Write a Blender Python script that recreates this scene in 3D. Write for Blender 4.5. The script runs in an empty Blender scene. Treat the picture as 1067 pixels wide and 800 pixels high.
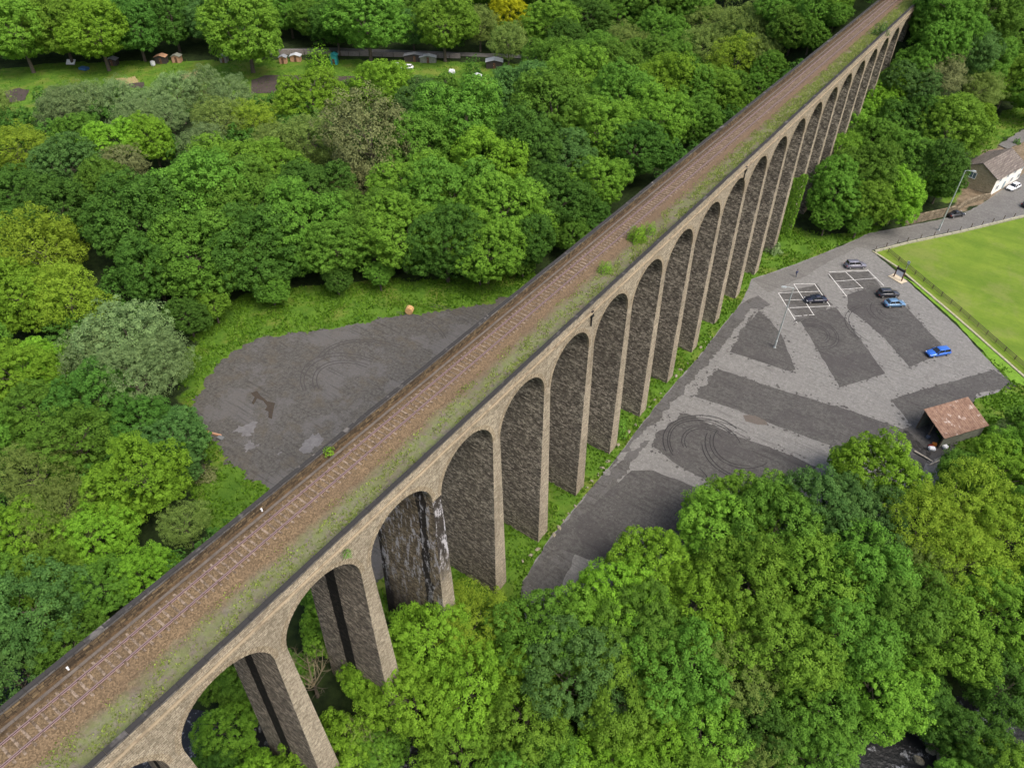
import bpy, bmesh, math, random
import numpy as np
from mathutils import Vector, Matrix, noise
R_ = math.radians
random.seed(7)
rng = np.random.default_rng(11)
scene = bpy.context.scene
COL = scene.collection

# ------------------------------------------------------------------ camera
CX, CY, CZ = 33.956, -9.131, 88.174
F_PX, PITCH, ROLL, YAW = 756.85, R_(41.732), R_(0.714), R_(-34.7865)
Fv = Vector((math.sin(YAW)*math.cos(PITCH), math.cos(YAW)*math.cos(PITCH), -math.sin(PITCH)))
Rv = Vector((math.cos(YAW), -math.sin(YAW), 0)); Uv = Rv.cross(Fv)
R2 = Rv*math.cos(ROLL)+Uv*math.sin(ROLL); U2 = -Rv*math.sin(ROLL)+Uv*math.cos(ROLL)
cd = bpy.data.cameras.new('camera'); cam = bpy.data.objects.new('camera', cd); COL.objects.link(cam)
cam.matrix_world = Matrix(((R2.x, U2.x, -Fv.x, CX), (R2.y, U2.y, -Fv.y, CY), (R2.z, U2.z, -Fv.z, CZ), (0, 0, 0, 1)))
cd.sensor_width = 36; cd.lens = 36*F_PX/1067; cd.clip_start = 1; cd.clip_end = 6000
scene.camera = cam

def gp(x, y):                      # the valley floor: a very gentle slope
    return -1.44+0.0225*min(max(y, -60), 300)
def at(u, v, z=None, dz=0.0):      # survey: photo point -> place on the valley floor (or at height z)
    d = Fv+R2*((u-533.5)/F_PX)+U2*((400-v)/F_PX)
    if z is not None: t = (z-CZ)/d.z
    else: t = (-1.44+dz+.0225*CY-CZ)/(d.z-.0225*d.y)
    return Vector((CX+t*d.x, CY+t*d.y, CZ+t*d.z))
def poly(*pts): return [at(*p) for p in pts]
def depth(p): return (Vector(p)-Vector((CX, CY, CZ))).dot(Fv)

# ------------------------------------------------------------------ bookkeeping
def tag(o, label=None, cat=None, group=None, kind=None):
    if label: o['label'] = label
    if cat: o['category'] = cat
    if group: o['group'] = group
    if kind: o['kind'] = kind
    return o
def empty(name, loc=(0, 0, 0), rz=0, label=None, cat=None, group=None):
    o = bpy.data.objects.new(name, None); COL.objects.link(o); o.location = loc; o.rotation_euler = (0, 0, rz)
    o.empty_display_size = .5
    return tag(o, label, cat, group)
def link(name, me, parent=None, mat=None):
    o = bpy.data.objects.new(name, me); COL.objects.link(o)
    if parent: o.parent = parent
    if mat is not None and len(me.materials) == 0: me.materials.append(mat)
    return o
def from_bm(name, bm, mat, parent=None, smooth=False, recalc=True):
    if recalc: bmesh.ops.recalc_face_normals(bm, faces=bm.faces)
    me = bpy.data.meshes.new(name); bm.to_mesh(me); bm.free()
    if smooth: me.shade_smooth()
    return link(name, me, parent, mat)
def box(bm, x0, x1, y0, y1, z0, z1, M=None):
    vs = [Vector((x, y, z)) for z in (z0, z1) for y in (y0, y1) for x in (x0, x1)]
    if M is not None: vs = [M @ v for v in vs]
    v = [bm.verts.new(c) for c in vs]
    for f in ((0, 2, 3, 1), (4, 5, 7, 6), (0, 1, 5, 4), (2, 6, 7, 3), (0, 4, 6, 2), (1, 3, 7, 5)):
        bm.faces.new([v[i] for i in f])
def frame(p, rz): return Matrix.Translation(p) @ Matrix.Rotation(rz, 4, 'Z')
def tube(bm, pts, rads, n=7, cap=True):
    rings = []
    for i, p in enumerate(pts):
        p = Vector(p)
        a = Vector(pts[max(i-1, 0)]); b = Vector(pts[min(i+1, len(pts)-1)])
        d = (b-a).normalized(); x = d.orthogonal().normalized(); y = d.cross(x)
        r = rads[i] if hasattr(rads, '__len__') else rads
        rings.append([bm.verts.new(p+x*(r*math.cos(2*math.pi*k/n))+y*(r*math.sin(2*math.pi*k/n))) for k in range(n)])
    for a, b in zip(rings, rings[1:]):
        for k in range(n): bm.faces.new((a[k], a[(k+1) % n], b[(k+1) % n], b[k]))
    if cap:
        bm.faces.new(rings[0]); bm.faces.new(rings[-1])
def bar(bm, a, b, w, h):           # box beam between two points
    a = Vector(a); b = Vector(b); d = (b-a); L = d.length; d.normalize()
    s = Vector((-d.y, d.x, 0)); s = s.normalized() if s.length > 1e-4 else Vector((1, 0, 0)); u = s.cross(d)
    vs = []
    for e in (a, b):
        for q in ((-1, -1), (1, -1), (1, 1), (-1, 1)): vs.append(bm.verts.new(e+s*q[0]*w/2+u*q[1]*h/2))
    for f in ((0, 1, 2, 3), (7, 6, 5, 4), (0, 4, 5, 1), (1, 5, 6, 2), (2, 6, 7, 3), (3, 7, 4, 0)): bm.faces.new([vs[i] for i in f])

# ------------------------------------------------------------------ materials
class NT:
    def __init__(s, name):
        s.m = bpy.data.materials.new(name); s.m.use_nodes = True; s.t = s.m.node_tree; s.t.nodes.clear()
        s.out = s.t.nodes.new('ShaderNodeOutputMaterial')
    def n(s, typ, ins=None, **kw):
        nd = s.t.nodes.new('ShaderNode'+typ)
        for k, v in kw.items(): setattr(nd, k, v)
        for k, v in (ins or {}).items():
            if hasattr(v, 'is_output') or isinstance(v, bpy.types.NodeSocket): s.t.links.new(v, nd.inputs[k])
            else:
                nd.inputs[k].default_value = v
        return nd
    def noise(s, vec, scale, detail=4, rough=.6, **kw):
        return s.n('TexNoise', {'Vector': vec, 'Scale': scale, 'Detail': detail, 'Roughness': rough}, **kw).outputs[0]
    def ramp(s, fac, a, b, ca=(0, 0, 0, 1), cb=(1, 1, 1, 1)):
        r = s.n('ValToRGB', {'Fac': fac}); e = r.color_ramp.elements
        e[0].position = a; e[1].position = b; e[0].color = ca; e[1].color = cb
        return r.outputs[0]
    def mix(s, f, a, b, mode='MIX'):
        nd = s.t.nodes.new('ShaderNodeMix'); nd.data_type = 'RGBA'; nd.blend_type = mode
        for i, v in ((0, f), (6, a), (7, b)):
            if isinstance(v, bpy.types.NodeSocket): s.t.links.new(v, nd.inputs[i])
            else: nd.inputs[i].default_value = (*v, 1) if (i > 0 and len(v) == 3) else v
        return nd.outputs[2]
    def math(s, op, a, b=0.0, clamp=False):
        nd = s.n('Math', operation=op, use_clamp=clamp)
        for i, v in ((0, a), (1, b)):
            if isinstance(v, bpy.types.NodeSocket): s.t.links.new(v, nd.inputs[i])
            else: nd.inputs[i].default_value = v
        return nd.outputs[0]
    def pos(s): return s.n('NewGeometry').outputs['Position']
    def bump(s, h, dist, strength=1.0):
        return s.n('Bump', {'Height': h, 'Distance': dist, 'Strength': strength}).outputs[0]
    def done(s, col, rough=.9, normal=None, metal=0, spec=.3, **kw):
        p = s.n('BsdfPrincipled', {'Base Color': (*col, 1) if isinstance(col, tuple) and len(col) == 3 else col, 'Roughness': rough, 'Metallic': metal, 'Specular IOR Level': spec, **kw})
        if normal is not None: s.t.links.new(normal, p.inputs['Normal'])
        s.t.links.new(p.outputs[0], s.out.inputs[0]); return s.m
def plain(name, c, rough=.7, metal=0, spec=.4, var=.15, scale=3.0, bump=0.0, **kw):
    m = NT(name); P = m.n('TexCoord').outputs['Object']
    f = m.noise(P, scale, 5, .65)
    lo = tuple(x*(1-var) for x in c); hi = tuple(min(1, x*(1+var)) for x in c)
    nrm = m.bump(m.noise(P, scale*6, 3), bump) if bump else None
    return m.done(m.mix(m.ramp(f, .3, .7), lo, hi), rough, nrm, metal, spec, **kw)

def masonry(name, cols, mortar, bw, bh, bump=.05, soot=None, lime=None, band=None):
    m = NT(name); P = m.pos(); sx = m.n('SeparateXYZ', {0: P})
    nx = m.math('ABSOLUTE', m.n('SeparateXYZ', {0: m.n('NewGeometry').outputs['True Normal']}).outputs[0])
    side = m.math('GREATER_THAN', nx, .7)
    h = m.n('Mix', {0: side, 2: sx.outputs[0], 3: sx.outputs[1]}).outputs[0]
    wob = m.math('MULTIPLY', m.math('SUBTRACT', m.noise(P, .5, 3), .5), .25)
    cv = m.n('CombineXYZ', {0: m.math('ADD', h, wob), 1: m.math('ADD', sx.outputs[2], m.math('MULTIPLY', wob, .35))}).outputs[0]
    br = m.n('TexBrick', {'Vector': cv, 'Color1': (0, 0, 0, 1), 'Color2': (1, 1, 1, 1), 'Mortar': (.5, .5, .5, 1), 'Scale': 1.0,
                          'Mortar Size': .024, 'Mortar Smooth': .4, 'Bias': 0.0, 'Brick Width': bw, 'Row Height': bh})
    br.offset = .37; br.squash = .8; br.squash_frequency = 3
    st = m.n('CombineXYZ', {0: m.math('MULTIPLY', h, 2.6), 1: m.math('MULTIPLY', sx.outputs[2], 5.2)}).outputs[0]
    vor = m.n('TexVoronoi', {'Vector': st, 'Scale': 1.0, 'Randomness': 1.0})
    vcol = m.n('SeparateXYZ', {0: vor.outputs['Color']}).outputs[0]
    var = m.math('ADD', m.math('MULTIPLY', m.n('SeparateXYZ', {0: br.outputs['Color']}).outputs[0], .5), m.math('MULTIPLY', vcol, .5))
    var = m.math('ADD', m.math('MULTIPLY', var, .75), m.math('MULTIPLY', m.noise(P, 5, 4), .3))
    c = m.n('ValToRGB', {'Fac': var}); e = c.color_ramp.elements
    e[0].position = .15; e[0].color = (*cols[0], 1); e[1].position = .85; e[1].color = (*cols[2], 1)
    k = e.new(.5); k.color = (*cols[1], 1)
    col = m.mix(m.math('MULTIPLY', br.outputs['Fac'], .8), c.outputs[0], mortar)
    big = m.ramp(m.noise(P, .11, 5, .7), .38, .66)
    col = m.mix(m.math('MULTIPLY', big, .35), col, soot or tuple(x*.6 for x in cols[1]))
    streak = m.noise(m.n('CombineXYZ', {0: m.math('MULTIPLY', sx.outputs[0], 1.3), 1: m.math('MULTIPLY', sx.outputs[1], 1.3), 2: m.math('MULTIPLY', sx.outputs[2], .09)}).outputs[0], 1, 5, .7)
    col = m.mix(m.math('MULTIPLY', m.ramp(streak, .52, .68), .32), col, soot or tuple(x*.5 for x in cols[1]))
    if band:                       # black vertical band between two x limits, with wavering edges
        b0, b1 = band
        xx = m.math('ADD', sx.outputs[0], m.math('MULTIPLY', m.math('SUBTRACT', m.noise(m.n('CombineXYZ', {2: sx.outputs[2]}).outputs[0], .5, 3), .5), .5))
        f = m.math('MULTIPLY', m.math('GREATER_THAN', xx, b0), m.math('LESS_THAN', xx, b1))
        col = m.mix(m.math('MULTIPLY', f, .93), col, (.006, .006, .007))
    if lime:
        xs = m.n('CombineXYZ', {0: m.math('MULTIPLY', sx.outputs[0], 1.5), 1: m.math('MULTIPLY', sx.outputs[1], 1.5), 2: m.math('MULTIPLY', sx.outputs[2], .33)}).outputs[0]
        a = m.ramp(m.noise(xs, 1.1, 6, .72), .515, .565)
        hmask = m.ramp(m.math('MULTIPLY', sx.outputs[2], .03), .12, .45)
        wn = m.math('MULTIPLY', m.math('SUBTRACT', m.noise(m.n('CombineXYZ', {0: sx.outputs[0], 1: sx.outputs[1], 2: m.math('MULTIPLY', sx.outputs[2], .35)}).outputs[0], .9, 5), .5), 2.4)
        if lime == 'side':
            xw = m.math('ADD', sx.outputs[0], wn)
            left = m.ramp(m.math('MULTIPLY', m.math('ADD', xw, 9.6), .5), .25, .85, (1, 1, 1, 1), (0, 0, 0, 1))
            bnd = m.math('MULTIPLY', m.math('GREATER_THAN', xw, -2.3), m.math('LESS_THAN', xw, -1.1))
            low = m.ramp(m.math('MULTIPLY', m.math('ADD', sx.outputs[2], m.math('MULTIPLY', wn, 3.0)), .05), .1, .45, (1, 1, 1, 1), (0, 0, 0, 1))
            stain = m.math('ADD', m.math('ADD', left, bnd), m.math('MULTIPLY', low, .6), clamp=True)
        else:
            stain = m.ramp(m.math('MULTIPLY', m.math('ADD', sx.outputs[2], m.math('MULTIPLY', wn, 4.0)), .05), .65, .95)
            hmask = stain
        col = m.mix(m.math('MULTIPLY', stain, .9), col, (.018, .016, .017))
        frag = m.ramp(m.noise(P, 2.6, 4, .7), .40, .50)
        col = m.mix(m.math('MULTIPLY', m.math('MULTIPLY', m.math('MULTIPLY', a, hmask), frag), .9), col, (.46, .45, .47))
    hgt = m.math('ADD', m.math('MULTIPLY', var, 1.0), m.math('MULTIPLY', br.outputs['Fac'], -1.2))
    hgt = m.math('ADD', hgt, m.math('MULTIPLY', m.noise(P, 3.5, 4), .8))
    return m.done(col, .95, m.bump(hgt, bump, 1.0), spec=.1)

M = {}
M['stone'] = masonry('buff_sandstone', ((.185, .158, .115), (.325, .282, .21), (.46, .405, .305)), (.105, .092, .07), .50, .25, .05, soot=(.105, .085, .06))
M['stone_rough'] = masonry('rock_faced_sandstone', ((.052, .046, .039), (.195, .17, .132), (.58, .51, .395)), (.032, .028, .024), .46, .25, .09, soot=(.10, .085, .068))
M['stone_band'] = masonry('rock_faced_sandstone_with_black_band', ((.055, .048, .04), (.195, .167, .13), (.54, .46, .35)), (.05, .042, .034), .46, .25, .09, soot=(.11, .093, .077), band=(-6.0, -4.3))
M['stone_lime'] = masonry('rock_faced_sandstone_with_lime_streaks', ((.05, .042, .033), (.18, .145, .10), (.42, .34, .23)), (.03, .026, .022), .46, .25, .09, soot=(.06, .05, .04), lime='side')
M['stone_front_stained'] = masonry('buff_sandstone_with_soot_streaks', ((.185, .158, .115), (.325, .282, .21), (.46, .405, .305)), (.105, .092, .07), .50, .25, .05, soot=(.105, .085, .06), lime='front')
M['stone_mossy'] = masonry('dark_mossy_sandstone', ((.04, .03, .02), (.09, .066, .042), (.2, .15, .085)), (.03, .024, .018), .6, .3, .04, soot=(.03, .024, .018))
M['ring'] = masonry('voussoir_stone', ((.19, .155, .105), (.31, .26, .18), (.42, .36, .26)), (.10, .08, .06), .3, .3, .03, soot=(.13, .105, .075))
M['coping'] = masonry('coping_stone', ((.05, .048, .046), (.095, .09, .085), (.17, .16, .145)), (.015, .015, .015), 1.4, .5, .03, soot=(.035, .034, .035))
M['house_stone'] = masonry('tan_house_stone', ((.22, .18, .11), (.36, .3, .19), (.46, .39, .26)), (.2, .165, .105), .5, .25, .02, soot=(.26, .22, .14))
M['wallstone'] = masonry('field_wall_stone', ((.10, .08, .055), (.2, .165, .115), (.32, .27, .19)), (.06, .05, .04), .4, .2, .05)
def ballast_mat():
    m = NT('railway_ballast'); P = m.pos(); s = m.n('SeparateXYZ', {0: P})
    fine = m.noise(P, 9, 6, .8); vor = m.n('TexVoronoi', {'Vector': P, 'Scale': 9.0}).outputs['Color']
    vr = m.n('SeparateXYZ', {0: vor}).outputs[0]
    c = m.mix(vr, (.062, .045, .026), (.195, .14, .082))
    c = m.mix(m.math('MULTIPLY', m.ramp(fine, .4, .62), .5), c, (.13, .092, .056))
    # the old trackbed beside the line: greyer ash, separate from the rusty ballast
    xj = m.math('ADD', s.outputs[0], m.math('MULTIPLY', m.math('SUBTRACT', m.noise(P, .35, 5, .7), .5), 2.4))
    ash = m.ramp(m.math('MULTIPLY', m.math('ADD', xj, 6.0), .2), .36, .62)
    c = m.mix(ash, c, m.mix(m.ramp(m.noise(P, 2.5, 5, .75), .35, .65), (.095, .085, .066), (.185, .165, .13)))
    edge = m.ramp(m.math('MULTIPLY', m.math('SUBTRACT', -7.55, xj), 1.4), .1, .8)
    c = m.mix(m.math('MULTIPLY', edge, .7), c, m.mix(m.ramp(m.noise(P, 1.6, 4), .4, .6), (.035, .025, .016), (.10, .065, .035)))
    far = m.ramp(m.math('MULTIPLY', s.outputs[1], .005), .1, .5)
    c = m.mix(m.math('MULTIPLY', far, .4), c, (.095, .064, .05))
    path = m.ramp(m.math('ADD', xj, 1.6), .0, .55)
    c = m.mix(m.math('MULTIPLY', path, .75), c, m.mix(m.ramp(m.noise(P, 3, 4), .4, .6), (.05, .048, .045), (.10, .095, .088)))
    weed = m.math('MULTIPLY', m.ramp(m.noise(P, 1.1, 6, .75), .38, .56), ash)
    c = m.mix(m.math('MULTIPLY', weed, .62), c, (.125, .165, .04))
    c = m.mix(m.math('MULTIPLY', m.ramp(m.noise(P, .16, 3), .5, .62), .25), c, (.09, .065, .045))
    return m.done(c, .95, m.bump(vr, .05), spec=.1)
M['ballast'] = ballast_mat()
def paving_mat(name, c0, c1, patch=(.05, .05, .05), pa=.4, damp=None):
    m = NT(name); P = m.pos()
    a = m.noise(P, .28, 6, .7); b = m.noise(P, 1.9, 8, .8); f = m.noise(P, 7, 5, .85)
    c = m.mix(m.ramp(b, .36, .64), c0, c1)
    c = m.mix(m.math('MULTIPLY', m.ramp(a, .5, .66), pa), c, patch)
    if damp: c = m.mix(m.math('MULTIPLY', m.ramp(m.noise(P, .11, 8, .75), .50, .56), .6), c, damp)
    v = m.n('TexVoronoi', {'Vector': P, 'Scale': 3.2}); vs = m.n('SeparateXYZ', {0: v.outputs['Color']}).outputs[0]
    c = m.mix(m.math('MULTIPLY', m.math('MULTIPLY', m.math('GREATER_THAN', vs, .86), m.math('LESS_THAN', v.outputs['Distance'], .3)), .25), c, tuple(min(1, x*1.9) for x in c1))
    c = m.mix(m.math('MULTIPLY', m.ramp(f, .5, .7), .3), c, tuple(min(1, x*1.5) for x in c1))
    c = m.mix(m.math('MULTIPLY', m.ramp(m.noise(P, 4.5, 5, .8), .56, .68), .4), c, tuple(x*.5 for x in c0))
    c = m.mix(m.math('MULTIPLY', m.ramp(m.noise(m.n('Mapping', {0: P, 2: (0, 0, R_(35)), 3: (.12, 1.9, 1)}).outputs[0], 1.2, 6, .7), .54, .64), .45), c, tuple(x*.6 for x in c0))
    return m.done(c, .85, m.bump(f, .03), spec=.25)
M['concrete'] = paving_mat('worn_concrete', (.102, .10, .094), (.182, .18, .171), (.125, .122, .118), .55)
M['asphalt'] = paving_mat('dark_gravelly_asphalt', (.035, .034, .032), (.088, .086, .081), (.05, .047, .046), .6, damp=(.045, .042, .042))
M['asphalt_lane'] = paving_mat('lane_asphalt', (.035, .034, .031), (.096, .093, .087), (.045, .043, .042), .6, damp=(.09, .088, .087))
M['road'] = paving_mat('old_road_asphalt', (.087, .085, .079), (.143, .14, .131), (.085, .081, .078), .6)
M['gravel'] = paving_mat('grey_gravel', (.035, .033, .029), (.094, .09, .081), (.072, .062, .045), .7, damp=(.095, .092, .09))
M['marking'] = plain('worn_white_paint', (.5, .5, .48), .8, var=.35, scale=2.5)
M['rubber_mark'] = plain('tyre_rubber_smear', (.014, .013, .014), .8, var=.3)
def ground_mat():
    m = NT('valley_ground'); P = m.pos(); g = m.n('Attribute', attribute_name='grass').outputs['Fac']; d = m.n('Attribute', attribute_name='dirt').outputs['Fac']
    j = m.math('MULTIPLY', m.math('SUBTRACT', m.noise(P, .45, 6, .7), .5), .9)
    gm = m.ramp(m.math('ADD', g, j), .38, .58); dm = m.ramp(m.math('ADD', d, j), .4, .6)
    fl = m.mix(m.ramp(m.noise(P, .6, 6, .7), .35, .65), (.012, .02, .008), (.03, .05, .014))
    gr = m.mix(m.ramp(m.noise(P, .35, 6, .7), .35, .65), (.05, .115, .012), (.095, .18, .02))
    gr = m.mix(m.math('MULTIPLY', m.ramp(m.noise(P, .13, 4), .5, .62), .6), gr, (.15, .17, .035))
    gr = m.mix(m.math('MULTIPLY', m.ramp(m.noise(P, 2.6, 5, .8), .5, .7), .5), gr, (.04, .085, .012))
    di = m.mix(m.ramp(m.noise(P, .8, 6, .7), .35, .65), (.11, .085, .055), (.22, .175, .12))
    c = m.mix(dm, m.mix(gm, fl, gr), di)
    return m.done(c, .95, m.bump(m.noise(P, 3, 6, .8), .25), spec=.1)
M['ground'] = ground_mat()
def lawn_mat():
    m = NT('mown_field_grass'); P = m.pos()
    c = m.mix(m.ramp(m.noise(P, .22, 6, .7), .35, .65), (.09, .155, .016), (.135, .195, .024))
    st = m.noise(m.n('Mapping', {0: P, 2: (0, 0, R_(-55)), 3: (.02, .35, 1)}).outputs[0], 1.0, 4, .6)
    c = m.mix(m.math('MULTIPLY', m.ramp(st, .42, .62), .5), c, (.07, .12, .015))
    c = m.mix(m.math('MULTIPLY', m.ramp(m.noise(P, 5, 5, .8), .5, .8), .5), c, (.18, .2, .055))
    c = m.mix(m.math('MULTIPLY', m.ramp(m.noise(P, .09, 7, .75), .5, .6), .4), c, (.165, .17, .06))
    c = m.mix(m.math('MULTIPLY', m.ramp(m.noise(P, 1.3, 6, .8), .5, .65), .35), c, (.06, .11, .014))
    return m.done(c, .95, m.bump(m.noise(P, 8, 3), .04), spec=.1)
M['lawn'] = lawn_mat()
M['soil'] = plain('dug_soil', (.045, .034, .028), .95, var=.3, scale=.8, bump=.08)
M['puddle'] = plain('shallow_puddle', (.045, .033, .018), .08, spec=.5, var=.2)
def water_mat():
    m = NT('river_water'); P = m.pos()
    w = m.ramp(m.noise(P, .8, 7, .75), .56, .66)
    c = m.mix(w, (.01, .011, .012), (.25, .26, .28))
    return m.done(c, .35, m.bump(m.noise(P, 1.6, 5), .15), spec=.3)
M['water'] = water_mat()
def leaf_mat(name, lo, hi, trans=.38):
    m = NT(name); tn = m.n('Attribute', attribute_name='tone').outputs['Fac']
    oi = m.n('ObjectInfo').outputs['Random']; P = m.pos()
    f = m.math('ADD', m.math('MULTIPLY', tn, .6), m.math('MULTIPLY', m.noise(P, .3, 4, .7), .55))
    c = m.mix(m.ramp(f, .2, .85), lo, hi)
    hs = m.n('HueSaturation', {'Hue': m.math('ADD', .5, m.math('MULTIPLY', m.math('SUBTRACT', oi, .5), .014)), 'Saturation': 1.0,
                               'Value': m.math('ADD', .82, m.math('MULTIPLY', oi, .36)), 'Color': c}).outputs[0]
    d = m.n('BsdfPrincipled', {'Base Color': hs, 'Roughness': .65, 'Specular IOR Level': .08})
    t = m.n('BsdfTranslucent', {'Color': hs}); mx = m.n('MixShader', {0: trans, 1: d.outputs[0], 2: t.outputs[0]})
    m.t.links.new(mx.outputs[0], m.out.inputs[0]); return m.m
LEAF = {
 'dark':   leaf_mat('deep_green_leaves', (.036, .098, .014), (.094, .212, .032)),
 'mid':    leaf_mat('mid_green_leaves', (.056, .138, .015), (.140, .285, .036)),
 'lime':   leaf_mat('fresh_lime_leaves', (.095, .205, .014), (.215, .400, .036)),
 'yellow': leaf_mat('yellow_green_leaves', (.130, .215, .016), (.255, .370, .036)),
 'olive':  leaf_mat('olive_leaves', (.110, .170, .032), (.205, .290, .068)),
 'brown':  leaf_mat('brownish_budding_leaves', (.105, .125, .045), (.165, .185, .072), .2),
 'teal':   leaf_mat('blue_green_leaves', (.045, .115, .026), (.115, .235, .055)),
 'willow': leaf_mat('grey_green_willow_leaves', (.100, .165, .058), (.215, .315, .118)),
 'fresh':  leaf_mat('bright_green_leaves', (.080, .180, .016), (.185, .345, .038)),
 'gold':   leaf_mat('golden_leaves', (.24,.28,.008), (.42,.44,.015)),
}
M['bark'] = plain('bark', (.085, .07, .052), .95, var=.4, scale=4, bump=.05)
M['twig'] = plain('pale_twigs', (.2, .17, .1), .9, var=.3)
M['grass'] = leaf_mat('rough_grass_blades', (.05, .125, .01), (.12, .235, .02), .3)
M['weed'] = leaf_mat('trackside_weeds', (.13, .17, .035), (.25, .31, .07), .3)

# ------------------------------------------------------------------ terrain
def inside(x, y, pg):
    c = False; n = len(pg); j = n-1
    for i in range(n):
        xi, yi = pg[i][0], pg[i][1]; xj, yj = pg[j][0], pg[j][1]
        if (yi > y) != (yj > y) and x < (xj-xi)*(y-yi)/(yj-yi)+xi: c = not c
        j = i
    return c
def sm(a, b, t):
    t = min(max((t-a)/(b-a), 0), 1); return t*t*(3-2*t)
RIV = [(140, 92), (75, 62), (57, 50), (42, 36), (22, 17), (5, 6), (-20, -6), (-60, -22), (-140, -50), (-400, -120)]
def rdist(x, y):
    best = 1e9
    for (ax, ay), (bx, by) in zip(RIV, RIV[1:]):
        dx, dy = bx-ax, by-ay; t = min(max(((x-ax)*dx+(y-ay)*dy)/(dx*dx+dy*dy), 0), 1)
        best = min(best, math.hypot(x-ax-t*dx, y-ay-t*dy))
    return best
def hgt(x, y):
    z = gp(x, y)
    s0 = np.interp(x, [-300, -150, -60, -15, 20, 40, 120], [268, 268, 236, 205, 205, 222, 260])
    s = -.5705*x+.8213*y
    h = 0.36*max(s-s0, 0)**1.0
    h = 90*(1-math.exp(-h/90))
    h *= sm(0, 14, s-s0)
    lat = 1-sm(10, 30 if x > 0 else 60, abs(x+4.5))
    emb = 34.0*sm(192, 246, y)*lat
    h = max(h, emb) if y < 330 else h
    if y > 238 and abs(x+4.5) < 14: h = max(min(h, 34.3-z), 34.3-z) if y < 420 else h
    z += h
    r = rdist(x, y)
    z -= 4.5*(1-sm(4, 15, r))
    if s > 262: z += 1.2*noise.noise(Vector((x*.03, y*.03, 0)))
    return z
verge_left = poly((558, 284), (470, 288), (330, 298), (262, 306), (225, 322), (200, 352), (184, 400), (196, 430), (215, 440), (212, 480), (196, 520), (240, 570), (345, 640), (420, 650), (520, 400))
verge_right = poly((500, 700), (440, 660), (420, 560), (500, 520), (640, 400), (730, 300), (780, 245), (830, 238), (870, 245), (905, 238), (930, 232), (905, 246), (850, 268), (800, 296), (760, 350), (700, 425), (640, 500), (580, 570), (545, 640))
hill_grass = poly((1008, 150), (1030, 128), (1067, 105), (1100, 95), (1100, 150), (1067, 135), (1040, 150), (1022, 168))
house_dirt = poly((1003, 205), (1022, 160), (1040, 152), (1120, 120), (1120, 190), (1060, 190), (1030, 212), (990, 222))
allot = poly((-150, 130), (-60, 100), (0, 72), (60, 66), (150, 64), (340, 62), (545, 66), (560, 95), (540, 110), (300, 120), (180, 118), (60, 112), (0, 140))
shore = poly((1000, 425), (1010, 360), (1075, 400), (1110, 440), (1060, 470), (985, 470), (955, 440))
house_lawn = poly((975, 205), (1008, 170), (1014, 185), (1020, 205), (990, 212))
def axis(fine_a, fine_b, step, far, grow=1.25):
    v = list(np.arange(fine_a, fine_b+.01, step)); d = step
    lo, hi = v[0], v[-1]; a, b = [], []
    while lo > -far: d *= grow; lo -= d; a.append(lo)
    d = step
    while hi < far: d *= grow; hi += d; b.append(hi)
    return a[::-1]+v+b
XS = axis(-350, 130, 3.0, 2600); YS = axis(-60, 380, 3.0, 2600)
V = np.array([(x, y, hgt(x, y)) for y in YS for x in XS], dtype=np.float64)
nx_, ny_ = len(XS), len(YS)
idx = np.arange(nx_*ny_).reshape(ny_, nx_)
Fq = np.stack([idx[:-1, :-1], idx[:-1, 1:], idx[1:, 1:], idx[1:, :-1]], -1).reshape(-1, 4)
def np_mesh(name, V, F, k=4):
    me = bpy.data.meshes.new(name); me.vertices.add(len(V)); me.vertices.foreach_set('co', np.asarray(V, dtype=np.float32).ravel())
    me.loops.add(F.size); me.loops.foreach_set('vertex_index', F.astype(np.int32).ravel())
    me.polygons.add(len(F)); me.polygons.foreach_set('loop_start', np.arange(0, F.size, k, dtype=np.int32))
    me.update(calc_edges=True); return me
tm = np_mesh('ground', V, Fq)
def mask(polys):
    out = np.zeros(len(V), dtype=np.float32)
    for pg in polys:
        xs = [p[0] for p in pg]; ys = [p[1] for p in pg]
        sel = np.where((V[:, 0] > min(xs)) & (V[:, 0] < max(xs)) & (V[:, 1] > min(ys)) & (V[:, 1] < max(ys)))[0]
        for i in sel:
            if inside(V[i, 0], V[i, 1], pg): out[i] = 1
    return out
ga = tm.attributes.new('grass', 'FLOAT', 'POINT'); ga.data.foreach_set('value', mask([verge_left, verge_right, hill_grass, allot, shore, house_lawn]))
da = tm.attributes.new('dirt', 'FLOAT', 'POINT'); da.data.foreach_set('value', mask([house_dirt]))
tm.shade_smooth()
tag(link('ground', tm, None, M['ground']), kind='structure')

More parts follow.
